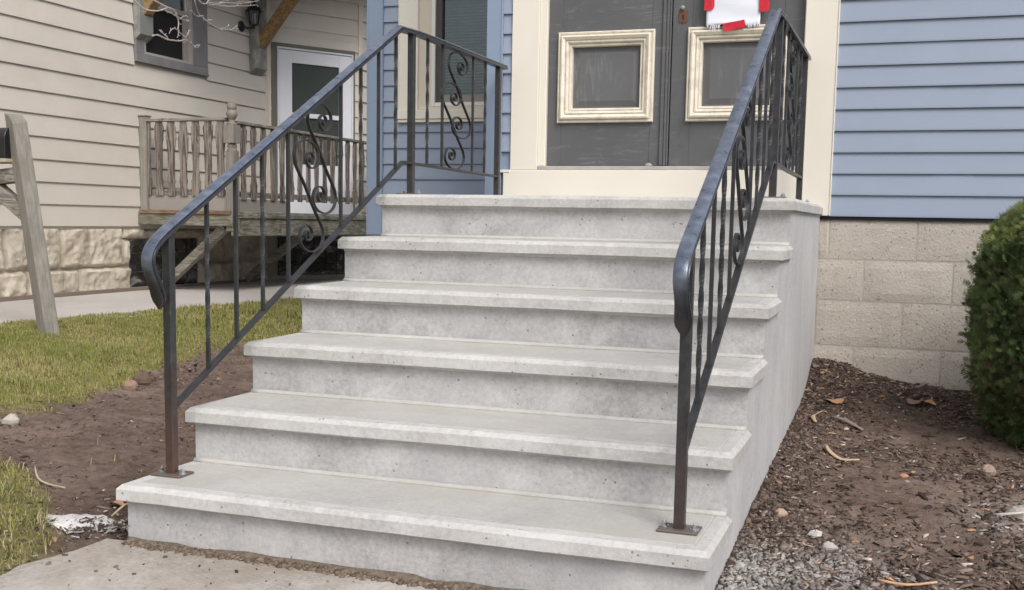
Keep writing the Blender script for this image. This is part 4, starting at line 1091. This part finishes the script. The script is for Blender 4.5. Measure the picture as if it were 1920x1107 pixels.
tw = [
 ([(-150, -900), (-120, -400), (-60, -120), (20, -10), (100, 110), (200, 150), (290, 130), (330, 110)], 8, 5),
 ([(290, 130), (330, 160), (380, 185), (430, 215), (520, 240), (600, 222), (660, 230), (715, 245)], 5, 2.4),
 ([(100, -40), (200, 20), (300, 90), (360, 120), (420, 150), (445, 195), (462, 235), (480, 300), (470, 390), (490, 430), (560, 470), (620, 500), (690, 550), (760, 577), (800, 580)], 6.5, 3),
 ([(505, 255), (600, 272), (660, 285), (725, 278)], 4, 2), ([(480, 310), (505, 322), (532, 325)], 4, 2.2),
 ([(470, 390), (440, 385), (420, 370), (385, 382), (360, 402), (345, 440)], 4, 2), ([(470, 395), (475, 440), (460, 490)], 4, 2),
 ([(560, 480), (620, 490), (690, 452), (705, 425), (722, 398)], 4.5, 2.2), ([(335, 512), (318, 475), (300, 450), (272, 425), (250, 398)], 5, 3),
 ([(175, 455), (210, 445), (250, 462), (320, 510), (400, 525), (480, 540), (560, 530), (650, 520), (700, 560), (780, 580), (850, 622), (900, 632), (960, 602), (1030, 606)], 7, 2.4),
 ([(560, 560), (620, 545), (670, 520)], 3.6, 2), ([(900, 632), (940, 640), (1000, 625), (1020, 600)], 3, 1.8),
 ([(300, -500), (520, -220), (690, 25), (760, 90), (820, 140), (900, 190), (1000, 222), (1060, 212), (1130, 262), (1200, 312), (1280, 372), (1350, 402), (1450, 412), (1500, 392)], 6.5, 2.2),
 ([(760, 95), (790, 130), (800, 165)], 3.5, 2), ([(920, 0), (990, 142), (1050, 212)], 4, 3), ([(1060, 212), (1110, 206)], 3.4, 1.9), ([(1100, 262), (1160, 275), (1235, 262)], 3.4, 1.9), ([(1330, 395), (1390, 372), (1410, 350)], 3, 1.7), ([(1440, 410), (1480, 370), (1500, 345)], 3, 1.7),
 ([(700, -400), (900, -150), (1020, 0), (1080, 42), (1150, 46), (1190, 0)], 6, 4), ([(1150, 46), (1220, 30), (1300, 42), (1400, 30), (1500, 42), (1600, 30), (1700, 0)], 4.5, 2.2), ([(1190, 52), (1300, 62), (1400, 82), (1500, 75), (1580, 80), (1680, 65)], 4.5, 2.0), ([(1300, 45), (1360, 10), (1420, 0)], 3.5, 2), ([(1500, 20), (1580, 10), (1640, 30)], 3, 2),
]
buds = MB()
for pts, a, b in tw:
    mb = MB(); P3 = [px(u, v) for u, v in cr_spline(pts, 3)]
    limb(mb, P3, a * .0010, b * .0012, 5)
    build(mb, "twig", M_BRANCH, tree, smooth=True)
    for q in range(3, len(P3)):
        if -50 < pts[min(len(pts) - 1, q // 3)][0] and random.random() < .55:
            d = Vector((random.uniform(-1, 1) * .5, random.uniform(-1, 1), random.uniform(-.6, 1))).normalized(); L = random.uniform(.006, .018)
            limb(buds, [P3[q], P3[q] + d * L * .6, P3[q] + d * L], .0028, .0036, 4)
o = build(buds, "buds", M_BRANCH, tree); o["kind"] = "stuff"
mb = MB()
limb(mb, cr_spline([(-4.2, 2.1, 2.4), (-3.8, 2.5, 3.0), tuple(px(-150, -900))], 4), .035, .007, 7); limb(mb, cr_spline([(-4.16, 2.15, 2.9), (-3.6, 2.8, 3.3), tuple(px(300, -500))], 4), .032, .006, 7); limb(mb, cr_spline([(-4.1, 2.2, 3.4), (-3.4, 3.2, 3.6), tuple(px(700, -400))], 4), .03, .006, 7)
limb(mb, cr_spline([tuple(px(-150, -900)), tuple(px(60, -420)), tuple(px(100, -40))], 4), .008, .006, 6)
build(mb, "branch", M_BRANCH, tree, smooth=True)

# ------------------------------------------------------------------ evergreen shrub
shrub = thing("evergreen_shrub", "clipped rounded dark green evergreen shrub standing in the mulch at the right edge", "shrub", (3.24, 2.42, .15))
def sh_r(z):
    return np.interp(z, [.10, .16, .25, .40, .58, .75, .92, 1.05, 1.14, 1.20, 1.25, 1.28], [.42, .50, .545, .59, .622, .635, .62, .58, .51, .42, .27, .06])
N = 34000
zz = rng.uniform(.10, 1.27, N * 3); keep = rng.uniform(0, .64, N * 3) < sh_r(zz) + .1; zz = zz[keep][:N]
top = rng.random(len(zz)) < .16
th = rng.uniform(0, 2 * math.pi, len(zz))
th = np.where(rng.random(len(zz)) < .45, rng.uniform(math.pi * .75, math.pi * 1.75, len(zz)), th)
lump = 1 + .11 * (fbm(th * 4.5, zz * 7, 81) - .47) * 2
rr = .975 * sh_r(zz) * lump * (1 - np.abs(rng.normal(0, .05, len(zz))) + (rng.random(len(zz)) < .09) * rng.uniform(.02, .09, len(zz)))
# cap sprigs fill the crown's top
rr = np.where(top, sh_r(1.0) * np.sqrt(rng.random(len(zz))), rr)
ztop = np.interp(rr, [0, .06, .27, .42, .51, .58, .62], [1.285, 1.28, 1.25, 1.20, 1.14, 1.05, .95])
zz = np.where(top, ztop - np.abs(rng.normal(0, .03, len(zz))), zz)
zz = .10 + (zz - .10) * .965
C0 = np.column_stack([3.24 + rr * np.cos(th), 2.42 + rr * np.sin(th), zz])
tg = rng.choice([-1, 1], len(zz)) * rng.uniform(.2, .9, len(zz))
out = np.column_stack([.55 * np.cos(th) - tg * np.sin(th), .55 * np.sin(th) + tg * np.cos(th), .35 + .9 * (zz - .6)])
out += rng.normal(0, .42, out.shape); out /= np.linalg.norm(out, axis=1)[:, None]
rad_ = np.column_stack([np.cos(th), np.sin(th), np.where(top, 2.5, .2)]); sv = np.cross(out, rad_ + rng.normal(0, .55, out.shape)); sv /= np.linalg.norm(sv, axis=1)[:, None] + 1e-9
L = rng.uniform(.022, .062, len(zz))[:, None]; wd = rng.uniform(.0016, .0032, len(zz))[:, None]
nv = np.cross(out, sv)
V = []; Fq = []
# each sprig: a stem leaf and two pairs of side leaflets (5 quads)
parts_ = [(0, 1.0, 0, 0), (.2, .55, .9, 0), (.2, .55, -.9, 0), (.42, .48, .85, .1), (.42, .48, -.85, .1), (.64, .36, .8, .2), (.64, .36, -.8, .2)]
blocks = []
for (s0, ll, tilt, up_) in parts_:
    d = out + sv * tilt + nv * up_; d /= np.linalg.norm(d, axis=1)[:, None]
    side = np.cross(d, nv); a = C0 + out * L * s0; l2 = L * ll
    q = np.stack([a, a + d * l2 * .45 + side * wd, a + d * l2, a + d * l2 * .45 - side * wd], 1)
    blocks.append(q)
Q = np.concatenate(blocks, 0); vv = Q.reshape(-1, 3); ff = np.arange(len(vv)).reshape(-1, 4)
so = np_mesh("crown", vv, ff, mat_attr("evergreen_leaf", 0.55, 0.3, 0.4), smooth=False)
hue = rng.random(len(zz)); tipn = fbm(C0[:, 0] * 9, C0[:, 2] * 9, 91)
g1 = np.array([.070, .108, .042]); g2 = np.array([.20, .27, .10]); g3 = np.array([.32, .34, .12]); g4 = np.array([.12, .085, .045])
colr = g1 + (g2 - g1) * np.clip(hue * .55 + (tipn - .36) * 1.7, 0, 1)[:, None]
yel = ((zz > 1.0) & (rng.random(len(zz)) < .40)) | (rng.random(len(zz)) < .06); colr[yel] = g3
br_ = (rng.random(len(zz)) < .05) | ((zz < .5) & (rng.random(len(zz)) < .16)); colr[br_] = g4
cc = np.ones((len(vv), 4)); cc[:, :3] = np.tile(np.repeat(colr, 4, 0), (7, 1))
point_tint(so, cc)
so.parent = shrub; so.location = -Vector(shrub.location); so["kind"] = "stuff"
# inner mass of twigs and a stem
mb = MB()
for i in range(70):
    a = random.uniform(0, 6.28); z1 = random.uniform(.3, 1.2); r1 = float(sh_r(z1)) * random.uniform(.6, .95)
    limb(mb, [(3.24, 2.42, random.uniform(.1, .4)), (3.24 + r1 * .4 * math.cos(a), 2.42 + r1 * .4 * math.sin(a), z1 * .6 + .1), (3.24 + r1 * math.cos(a), 2.42 + r1 * math.sin(a), z1)], .010, .002, 4)
build(mb, "branches", mat_plain("shrub_bark", (0.06, 0.045, 0.035), .9), shrub)
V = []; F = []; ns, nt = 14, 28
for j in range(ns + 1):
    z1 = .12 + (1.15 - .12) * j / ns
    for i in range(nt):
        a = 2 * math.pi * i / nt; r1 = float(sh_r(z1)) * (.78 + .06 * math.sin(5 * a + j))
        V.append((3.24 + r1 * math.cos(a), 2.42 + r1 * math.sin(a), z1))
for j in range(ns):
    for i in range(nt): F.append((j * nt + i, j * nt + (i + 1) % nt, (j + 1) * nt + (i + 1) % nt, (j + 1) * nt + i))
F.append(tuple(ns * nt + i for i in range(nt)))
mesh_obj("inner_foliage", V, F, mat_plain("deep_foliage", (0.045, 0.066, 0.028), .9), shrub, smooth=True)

# ------------------------------------------------------------------ scattered ground cover
def chip_mesh(name, x, y, L, wd, th_, cols, tilt=.25, lift=.004, mat=None, curl=None):
    n_ = len(x); z_ = height(x, y) + lift
    a = rng.uniform(0, 2 * math.pi, n_); t1 = rng.normal(0, tilt, n_); t2 = rng.normal(0, tilt, n_)
    d = np.column_stack([np.cos(a), np.sin(a), t1]); d /= np.linalg.norm(d, axis=1)[:, None]
    s_ = np.column_stack([-np.sin(a), np.cos(a), t2]); s_ /= np.linalg.norm(s_, axis=1)[:, None]
    u_ = np.cross(d, s_); P_ = np.column_stack([x, y, z_])
    T_ = np.array([(-.5, -.3, 0), (-.1, -.5, 0), (.35, -.35, 0), (.5, .1, 0), (.1, .5, 0), (-.4, .4, 0)])
    jit = rng.normal(0, .09, (n_, 6, 2))
    arc = (rng.random(n_) - .3) * .25 * L
    topv = P_[:, None, :] + d[:, None, :] * ((T_[None, :, 0] + jit[:, :, 0]) * L[:, None])[:, :, None] + s_[:, None, :] * ((T_[None, :, 1] + jit[:, :, 1]) * wd[:, None])[:, :, None]
    topv = topv + u_[:, None, :] * (th_[:, None] * .5 - arc[:, None] * (T_[None, :, 0] * 2) ** 2 * .5)[:, :, None]
    botv = topv - u_[:, None, :] * th_[:, None, None]
    vv = np.concatenate([topv, botv], 1).reshape(-1, 3)
    base = (np.arange(n_) * 12)[:, None]
    quads = [(0, 1, 4, 5), (1, 2, 3, 4)] + [(i + 6, (i + 1) % 6 + 6, (i + 1) % 6, i) for i in range(6)]
    ff = np.concatenate([base + np.array(q)[None, :] for q in quads], 0)
    o = np_mesh(name, vv, ff, mat, smooth=False)
    cc = np.ones((len(vv), 4)); cc[:, :3] = np.repeat(cols, 12, 0)
    point_tint(o, cc); o["kind"] = "stuff"
    return o
M_CHIP = mat_attr("wood_chip", 0.9, 0.1, bump=.5)
PAL = np.array([[.040, .030, .026], [.062, .045, .037], [.092, .067, .055], [.135, .10, .083], [.17, .13, .11], [.22, .185, .165], [.30, .20, .125], [.40, .235, .13], [.42, .36, .30]])
PW = np.array([.15, .20, .24, .20, .11, .06, .02, .006, .014])
def pick(n_, shift=None):
    c = PAL[rng.choice(len(PAL), n_, p=PW / PW.sum())] * rng.uniform(.8, 1.2, (n_, 1)); return c
# right bed
n_ = 46000
x = rng.uniform(W + .005, 3.7, n_); y = rng.uniform(-.9, YH - .01, n_)
dens = .07 + .62 * np.clip((vnoise(x * 2.2, y * 2.2, 51) - .42) * 3, 0, 1) + .9 * np.exp(-((x - W) / .22) ** 2) + .7 * np.clip((.75 - y) / .5, 0, 1) + .55 * np.clip((x - 2.45) / .3, 0, 1) * np.clip((1.9 - y), 0, 1) + .8 * np.clip((y - 2.9) / .3, 0, 1)
dens *= 1 - .75 * np.exp(-((x - 2.3) / .28) ** 2 - ((y - 1.45) / .55) ** 2)
dens += dust_mask(x, y) * .7
ins = (np.hypot(x - 3.24, y - 2.42) < .48)
k_ = (rng.random(n_) < dens) & ~ins; x, y = x[k_], y[k_]; n_ = len(x)
L = rng.gamma(2.0, .0080, n_) + .004; L = np.clip(L, .004, .07)
cr_ = pick(n_) * 1.2; dm = dust_mask(x, y); gm = rng.random(n_) < dm * .7
cr_[gm] = cr_[gm] * .4 + np.array([.34, .32, .305]) * rng.uniform(.6, 1.1, (gm.sum(), 1))
chip_mesh("mulch", x, y, L, L * rng.uniform(.12, .45, n_), rng.uniform(.002, .005, n_), cr_, .32, .003, M_CHIP)
# left bed
n_ = 22000
x = rng.uniform(-2.9, -.0, n_); y = rng.uniform(-.9, 4.6, n_)
sm_ = soil_mask(x, y)
dens = (.06 + .6 * np.clip((vnoise(x * 2.0, y * 2.0, 57) - .5) * 3, 0, 1) + 1.0 * np.exp(-((x + .12) / .35) ** 2) + .5 * np.exp(-((poly_dist(x, y, SOIL_L)) / .18) ** 2)) * np.clip(sm_ * 1.2 + .10, 0, 1)
dens = np.where((y < .2), dens * 1.6, dens) + np.where((y < .3) & (x > -1.0), .34 * np.exp(-((x + .2) / .45) ** 2), 0)
k_ = (rng.random(n_) < dens) & ~((x > -.13) & (y < 0)) & (x < -.01); x, y = x[k_], y[k_]; n_ = len(x)
L = np.clip(rng.gamma(2.0, .0075, n_) + .004, .004, .06)
chip_mesh("mulch", x, y, L, L * rng.uniform(.12, .42, n_), rng.uniform(.0015, .004, n_), pick(n_) * 1.25, .3, .002, M_CHIP)
n_ = 470
x = np.concatenate([rng.uniform(2.1, 3.2, 360), rng.uniform(W + .02, 2.6, 110)]); y = np.concatenate([rng.uniform(-.3, .85, 360), rng.uniform(-.2, 3.2, 110)])
L = rng.uniform(.022, .062, n_); cb = pick(n_) * 1.35
ob = rng.random(n_) < .025; cb[ob] = np.array([.42, .25, .15]) * rng.uniform(.8, 1.1, (ob.sum(), 1))
chip_mesh("mulch", x, y, L, L * rng.uniform(.14, .34, n_), rng.uniform(.003, .006, n_), cb, .25, .006, M_CHIP)
# gravelly crumbs along the wall foot and on the dusty patch
n_ = 2600
x = np.concatenate([W + np.abs(rng.normal(0, .075, n_ // 2)) + .008, rng.normal(2.05, .16, n_ - n_ // 2)]); y = np.concatenate([rng.uniform(-.5, 2.6, n_ // 2), rng.normal(.35, .32, n_ - n_ // 2)])
k_ = x > W + .008; x, y = x[k_], y[k_]; n_ = len(x)
L = np.clip(rng.gamma(1.5, .0042, n_) + .003, .003, .030)
dm = dust_mask(x, y)[:, None]; cg = np.array([.10, .075, .062]) * rng.uniform(.6, 1.8, (n_, 1)); cw = np.array([.44, .42, .40]) * rng.uniform(.6, 1.1, (n_, 1))
chip_mesh("soil_crumbs", x, y, L, L * rng.uniform(.6, 1.0, n_), L * rng.uniform(.35, .7, n_), cg * (1 - dm) + cw * dm, .4, .005, M_CHIP)
# wet sandy wedge along the foot of the first riser
n_ = 2600
x = rng.uniform(.0, W, n_); y = -np.abs(rng.normal(0, .018, n_)) - .004
L = np.clip(rng.gamma(2, .004, n_) + .003, .003, .02)
z0h = height
def flat_height(x, y): return np.zeros_like(np.asarray(x, float)) + .001
height = flat_height
chip_mesh("sand", x, y, L, L * .9, L * .6, np.array([.16, .125, .095]) * rng.uniform(.6, 1.5, (n_, 1)), .4, .002, M_CHIP)
n_ = 120
x = rng.uniform(-.08, W, n_); y = -rng.gamma(1.5, .35, n_)
L = np.clip(rng.gamma(2, .003, n_) + .003, .003, .022)
chip_mesh("grit", x, y, L, L * .6, L * .3, pick(n_) * 1.2, .3, .002, M_CHIP)
height = z0h
V = []; F = []; nn_ = 90
for i in range(nn_ + 1):
    xx = W * i / nn_; wv = (.3 + .7 * min(1, xx / 1.0)) * (.020 + .030 * float(vnoise(xx * 9, 0.3, 66)) + .012 * float(vnoise(xx * 31, .8, 67))); hv = .006 + .014 * float(vnoise(xx * 11, 5.1, 68))
    V += [(xx, -.001, hv), (xx, -wv * .5, hv * .55), (xx, -wv, .0015)]
for i in range(nn_):
    for j in range(2): F.append((i * 3 + j, (i + 1) * 3 + j, (i + 1) * 3 + j + 1, i * 3 + j + 1))
tsand = NT("wet_sand"); csn = tsand.co(); tsand.color(tsand.ramp(tsand.noise(csn, 40, 5, .7), [(.35, (.105, .082, .06)), (.65, (.20, .16, .12))])); tsand.rough(.95); tsand.bump(tsand.noise(csn, 150, 4, .7), .6, .006)
o = mesh_obj("sand_wedge", V, F, tsand.m, smooth=True); o["kind"] = "structure"

# ------------------------------------------------------------------ lawn
def lawn(name, n_, x0, x1, y0, y1, hmin, hmax, wmul):
    x = rng.uniform(x0, x1, n_); y = rng.uniform(y0, y1, n_)
    sm_ = soil_mask(x, y); xe = -3.93 + np.maximum(0, y - 3.5) * .135
    pat = fbm(x * 1.4, y * 1.4, 101)
    thin = np.clip((y - .1) / 1.0, .35, 1)
    k_ = (rng.random(n_) > np.clip(sm_ * 1.25 - .02, 0, .992 + .008 * (pat < .5))) & (x > xe + .01 + rng.normal(0, .02, n_)) & (x < -.14) & (rng.random(n_) < thin)
    x, y, pat = x[k_], y[k_], pat[k_]; n_ = len(x)
    z_ = height(x, y) - .003
    a = rng.uniform(0, 2 * math.pi, n_); hgt = rng.uniform(hmin, hmax, n_) * (.35 + 1.25 * vnoise(x * 9, y * 9, 103) * (.6 + .8 * vnoise(x * 2.3, y * 2.3, 104))); lean = rng.normal(0, .55, n_)
    near_ = (y < 1.0) & (x > -1.7); lean += np.where(near_, 1.0, .25); hgt = hgt * np.where(near_, 1.6, 1.0)
    wd = rng.uniform(.0012, .0026, n_) * wmul
    d = np.column_stack([np.cos(a), np.sin(a), np.zeros(n_)]); s_ = np.column_stack([-np.sin(a), np.cos(a), np.zeros(n_)])
    P_ = np.column_stack([x, y, z_]); up = np.array([0, 0, 1.0])
    h1 = hgt * .55
    p1 = P_ + up * (h1 * np.cos(lean * .5))[:, None] + d * (h1 * np.sin(lean * .5))[:, None]
    p2 = p1 + up * (hgt * .45 * np.cos(lean * 1.3))[:, None] + d * (hgt * .45 * np.sin(lean * 1.3))[:, None]
    w3 = s_ * wd[:, None]
    vv = np.stack([P_ - w3, P_ + w3, p1 + w3 * .8, p1 - w3 * .8, p2], 1).reshape(-1, 3)
    b_ = (np.arange(n_) * 5)[:, None]
    ff = np.concatenate([b_ + np.array([[0, 1, 2]]), b_ + np.array([[0, 2, 3]]), b_ + np.array([[3, 2, 4]])], 0)
    o = np_mesh(name, vv, ff, mat_attr("grass_blade", .7, .2, .35), smooth=False)
    t_ = rng.random(n_); green = np.array([.30, .325, .09]); yel = np.array([.52, .455, .215]); straw = np.array([.54, .46, .28]); dk = np.array([.10, .12, .035])
    c = green + (yel - green) * np.clip((pat - .38) * 2.4 + (vnoise(x * 8, y * 8, 107) - .5) * .9 + rng.normal(0, .2, n_), 0, 1)[:, None]
    dry = np.clip((1.2 - y) / 1.0, 0, 1) * .34 + .13
    c = np.where((t_ < dry)[:, None], straw * rng.uniform(.75, 1.1, (n_, 1)), c); c = np.where((t_ > .90)[:, None], dk, c)
    cc = np.ones((len(vv), 4)); cc[:, :3] = np.repeat(c, 5, 0); point_tint(o, cc); o["kind"] = "stuff"
    return o
lawn("grass", 210000, -4.3, -.12, -.9, 4.4, .014, .036, 1.0)
lawn("grass", 70000, -4.2, -.3, 4.4, 10.0, .022, .045, 1.7)

# ------------------------------------------------------------------ individual stones, chips and leaves
def gz(x, y): return float(height(np.array([x]), np.array([y]))[0])
def stone_obj(x, y, sx, sy, sz, col, label, name="stone", cat="stone", seed=0, rough=.9):
    V = []; F = []; n1, n2 = 10, 7; z0 = gz(x, y)
    for j in range(n2 + 1):
        ph = math.pi * j / n2
        for i in range(n1):
            a = 2 * math.pi * i / n1
            r = .55 + .85 * float(fbm(math.cos(a) * 1.3 + seed * 3.1 + 5, math.sin(a) * 1.3 + math.cos(ph) * 1.7 + seed, 7))
            V.append((x + sx * r * math.sin(ph) * math.cos(a), y + sy * r * math.sin(ph) * math.sin(a), z0 + sz * .45 + sz * r * math.cos(ph)))
    for j in range(n2):
        for i in range(n1): F.append((j * n1 + i, j * n1 + (i + 1) % n1, (j + 1) * n1 + (i + 1) % n1, (j + 1) * n1 + i))
    o = mesh_obj(name, V, F, mat_paint("stone_" + name, col, .15, rough, scale=30, bump=.3)); smooth_angle(o, 12)
    return tag(o, label, cat)
stone_obj(2.665, 1.69, .032, .03, .028, (.30, .22, .18), "pinkish brown stone on the soil below the shrub", seed=1)
stone_obj(-1.32, 3.55, .06, .04, .03, (.50, .48, .45), "white flat stone on the dark soil beside the middle steps", seed=2)
stone_obj(-1.62, 1.20, .045, .04, .035, (.42, .39, .34), "grey stone at the lawn edge by the left border", seed=3)
stone_obj(-1.75, 2.22, .045, .04, .035, (.30, .20, .15), "reddish clod of earth where lawn meets the bare soil", "earth_clod", "clod", seed=4, rough=1)
stone_obj(-1.82, 2.42, .06, .05, .055, (.14, .095, .07), "dark brown clod of earth on the lawn edge left of the railing post", "earth_clod", "clod", seed=5, rough=1)
stone_obj(2.15, .62, .026, .022, .018, (.40, .37, .35), "grey stone on the dusty patch near the bottom step", seed=6)
stone_obj(2.10, .70, .026, .02, .014, (.46, .435, .41), "pale plaster lump on the dusty mulch near the bottom step", seed=7)
stone_obj(2.73, 1.17, .04, .04, .028, (.36, .325, .295), "pale rubble lump at the right edge below the shrub", "rubble_lump", "rubble", seed=8)
stone_obj(1.975, .88, .022, .02, .018, (.42, .30, .23), "small tan stone against the side wall of the steps", seed=9)
stone_obj(2.36, 1.56, .018, .016, .012, (.45, .24, .13), "small orange pebble in the middle of the bare soil", "pebble", "pebble", seed=10)
def strip_obj(pts, wd, col, label, name, cat, th=.004):
    mb = MB(); P_ = [(x, y, gz(x, y) + .010 + h) for x, y, h in pts]; P_ = cr_spline(P_, 3)
    n_ = len(P_); sc = [(max(.25, math.sin(math.pi * (i + .6) / (n_ + .2)) ** .5), 1) for i in range(n_)]
    mb.sweep(P_, [(-wd, -th * .4), (0, -th), (wd, -th * .4), (wd * .8, th * .5), (0, th * .8), (-wd * .8, th * .5)], (0.4, .9, .15) , scale=sc)
    o = build(mb, name, mat_paint(name + "_colour", col, .15, .85, scale=40), smooth=True)
    return tag(o, label, cat)
strip_obj([(1.985, 2.50, .02), (1.960, 2.42, .008), (1.955, 2.34, .004), (1.975, 2.26, .002)], .012, (.46, .33, .22), "curled tan root lying on dark mulch beside the steps' side wall", "curled_root", "root")
strip_obj([(2.05, 1.86, .012), (2.07, 1.78, .002), (2.12, 1.73, .002), (2.19, 1.72, .006)], .010, (.50, .37, .25), "bent tan bark strip on the bare soil in the middle of the right bed", "bark_strip", "bark")
strip_obj([(2.03, 2.46, .004), (2.10, 2.36, .008), (2.18, 2.27, .002)], .013, (.23, .19, .165), "grey bark slab on the dark mulch beside the house foundation", "bark_strip", "bark")
strip_obj([(2.30, .38, .004), (2.38, .37, .004), (2.46, .385, .006)], .006, (.55, .34, .19), "long thin orange wood sliver at the lower right", "wood_sliver", "wood chip")
strip_obj([(2.655, 1.12, .01), (2.70, 1.11, .02), (2.76, 1.13, .03)], .009, (.52, .48, .44), "whitish wood splinter at the right edge by the rubble", "wood_sliver", "wood chip")
strip_obj([(-.95, .62, .03), (-.88, .56, .004), (-.82, .55, .004), (-.72, .53, .004)], .005, (.45, .36, .27), "thin forked tan twig on the soil left of the first step", "dry_twig", "twig")
strip_obj([(-.33, .42, .02), (-.31, .37, .035), (-.33, .32, .005)], .004, (.42, .33, .24), "short upright tan twig on mulch next to the bottom step", "dry_twig", "twig")
def leaf_obj(x, y, r, col, label, seed):
    V = []; F = []; n1 = 14; z0 = gz(x, y) + .016
    V.append((x, y, z0 + .004))
    for i in range(n1):
        a = 2 * math.pi * i / n1; rr_ = r * (.65 + .45 * float(vnoise(i * .9, seed, 3))) * (1.35 if i in (0, 1) else 1)
        V.append((x + rr_ * math.cos(a + seed), y + rr_ * .8 * math.sin(a + seed), z0 + .010 * math.sin(a * 2 + seed)))
    for i in range(n1): F.append((0, 1 + i, 1 + (i + 1) % n1))
    o = mesh_obj("dry_leaf", V, F, mat_paint("dry_leaf_colour", col, .2, .8, scale=40)); m_ = o.modifiers.new("thickness", 'SOLIDIFY'); m_.thickness = .001
    return tag(o, label, "leaf")
leaf_obj(2.455, 2.95, .045, (.52, .29, .15), "orange dry leaf on the mulch near the block foundation", 1)
leaf_obj(2.40, 2.90, .045, (.24, .16, .13), "brown curled leaf beside the orange leaf by the block foundation", 4)
leaf_obj(2.02, 2.72, .05, (.36, .20, .11), "rust brown leaf at the foot of the steps' side wall near the house", 6)
leaf_obj(-.42, .46, .035, (.45, .24, .14), "small orange leaf on the dark mulch left of the bottom step", 8)
leaf_obj(-.72, .02, .05, (.33, .20, .12), "brown dead leaf on the dry grass left of the walk", 9)
# white plaster splash beside the bottom step
def splash(cx_, cy_, rx, ry, h_):
    V = []; F = []; n1 = 72; rings_ = (.35, .65, .85, 1.0)
    V.append((cx_, cy_, gz(cx_, cy_) + h_))
    for ring, fr_ in enumerate(rings_):
        for i in range(n1):
            a = 2 * math.pi * i / n1
            k_ = fr_ * (.72 + .55 * float(fbm(math.cos(a) * 2.2 + 7, math.sin(a) * 2.2 + 3, 5, 5)) * (1 if ring < 2 else 1.1 + .5 * (float(vnoise(i * 1.3, ring, 8)) - .5)))
            xx, yy = cx_ + rx * k_ * math.cos(a), cy_ + ry * k_ * math.sin(a)
            V.append((xx, yy, gz(xx, yy) + h_ * (1, .9, .6, -.2)[ring] + .006 * (float(vnoise(xx * 60, yy * 60, 2)) - .5)))
    for i in range(n1): F.append((0, 1 + i, 1 + (i + 1) % n1))
    for r_ in range(len(rings_) - 1):
        for i in range(n1): F.append((1 + r_ * n1 + i, 1 + r_ * n1 + (i + 1) % n1, 1 + (r_ + 1) * n1 + (i + 1) % n1, 1 + (r_ + 1) * n1 + i))
    return mesh_obj("plaster_splash", V, F, mat_concrete("white_plaster", (.40, .37, .35), (.62, .60, .585), (.72, .71, .70), 12), smooth=True)
tag(splash(-.375, .225, .155, .105, .014), "patch of spilt white plaster on the soil left of the bottom step", "plaster")
n_ = 420
x = rng.normal(-.24, .10, n_); y = rng.normal(.20, .07, n_); k_ = (x < -.02); x, y = x[k_], y[k_]; n_ = len(x)
L = np.clip(rng.gamma(2.0, .007, n_) + .005, .005, .04); dk_ = rng.random(n_) < .72
chip_mesh("mulch", x, y, L, L * rng.uniform(.10, .3, n_), rng.uniform(.002, .005, n_), np.where(dk_[:, None], np.array([.10, .078, .066]), np.array([.40, .375, .355])) * rng.uniform(.7, 1.2, (n_, 1)), .35, .012, M_CHIP)
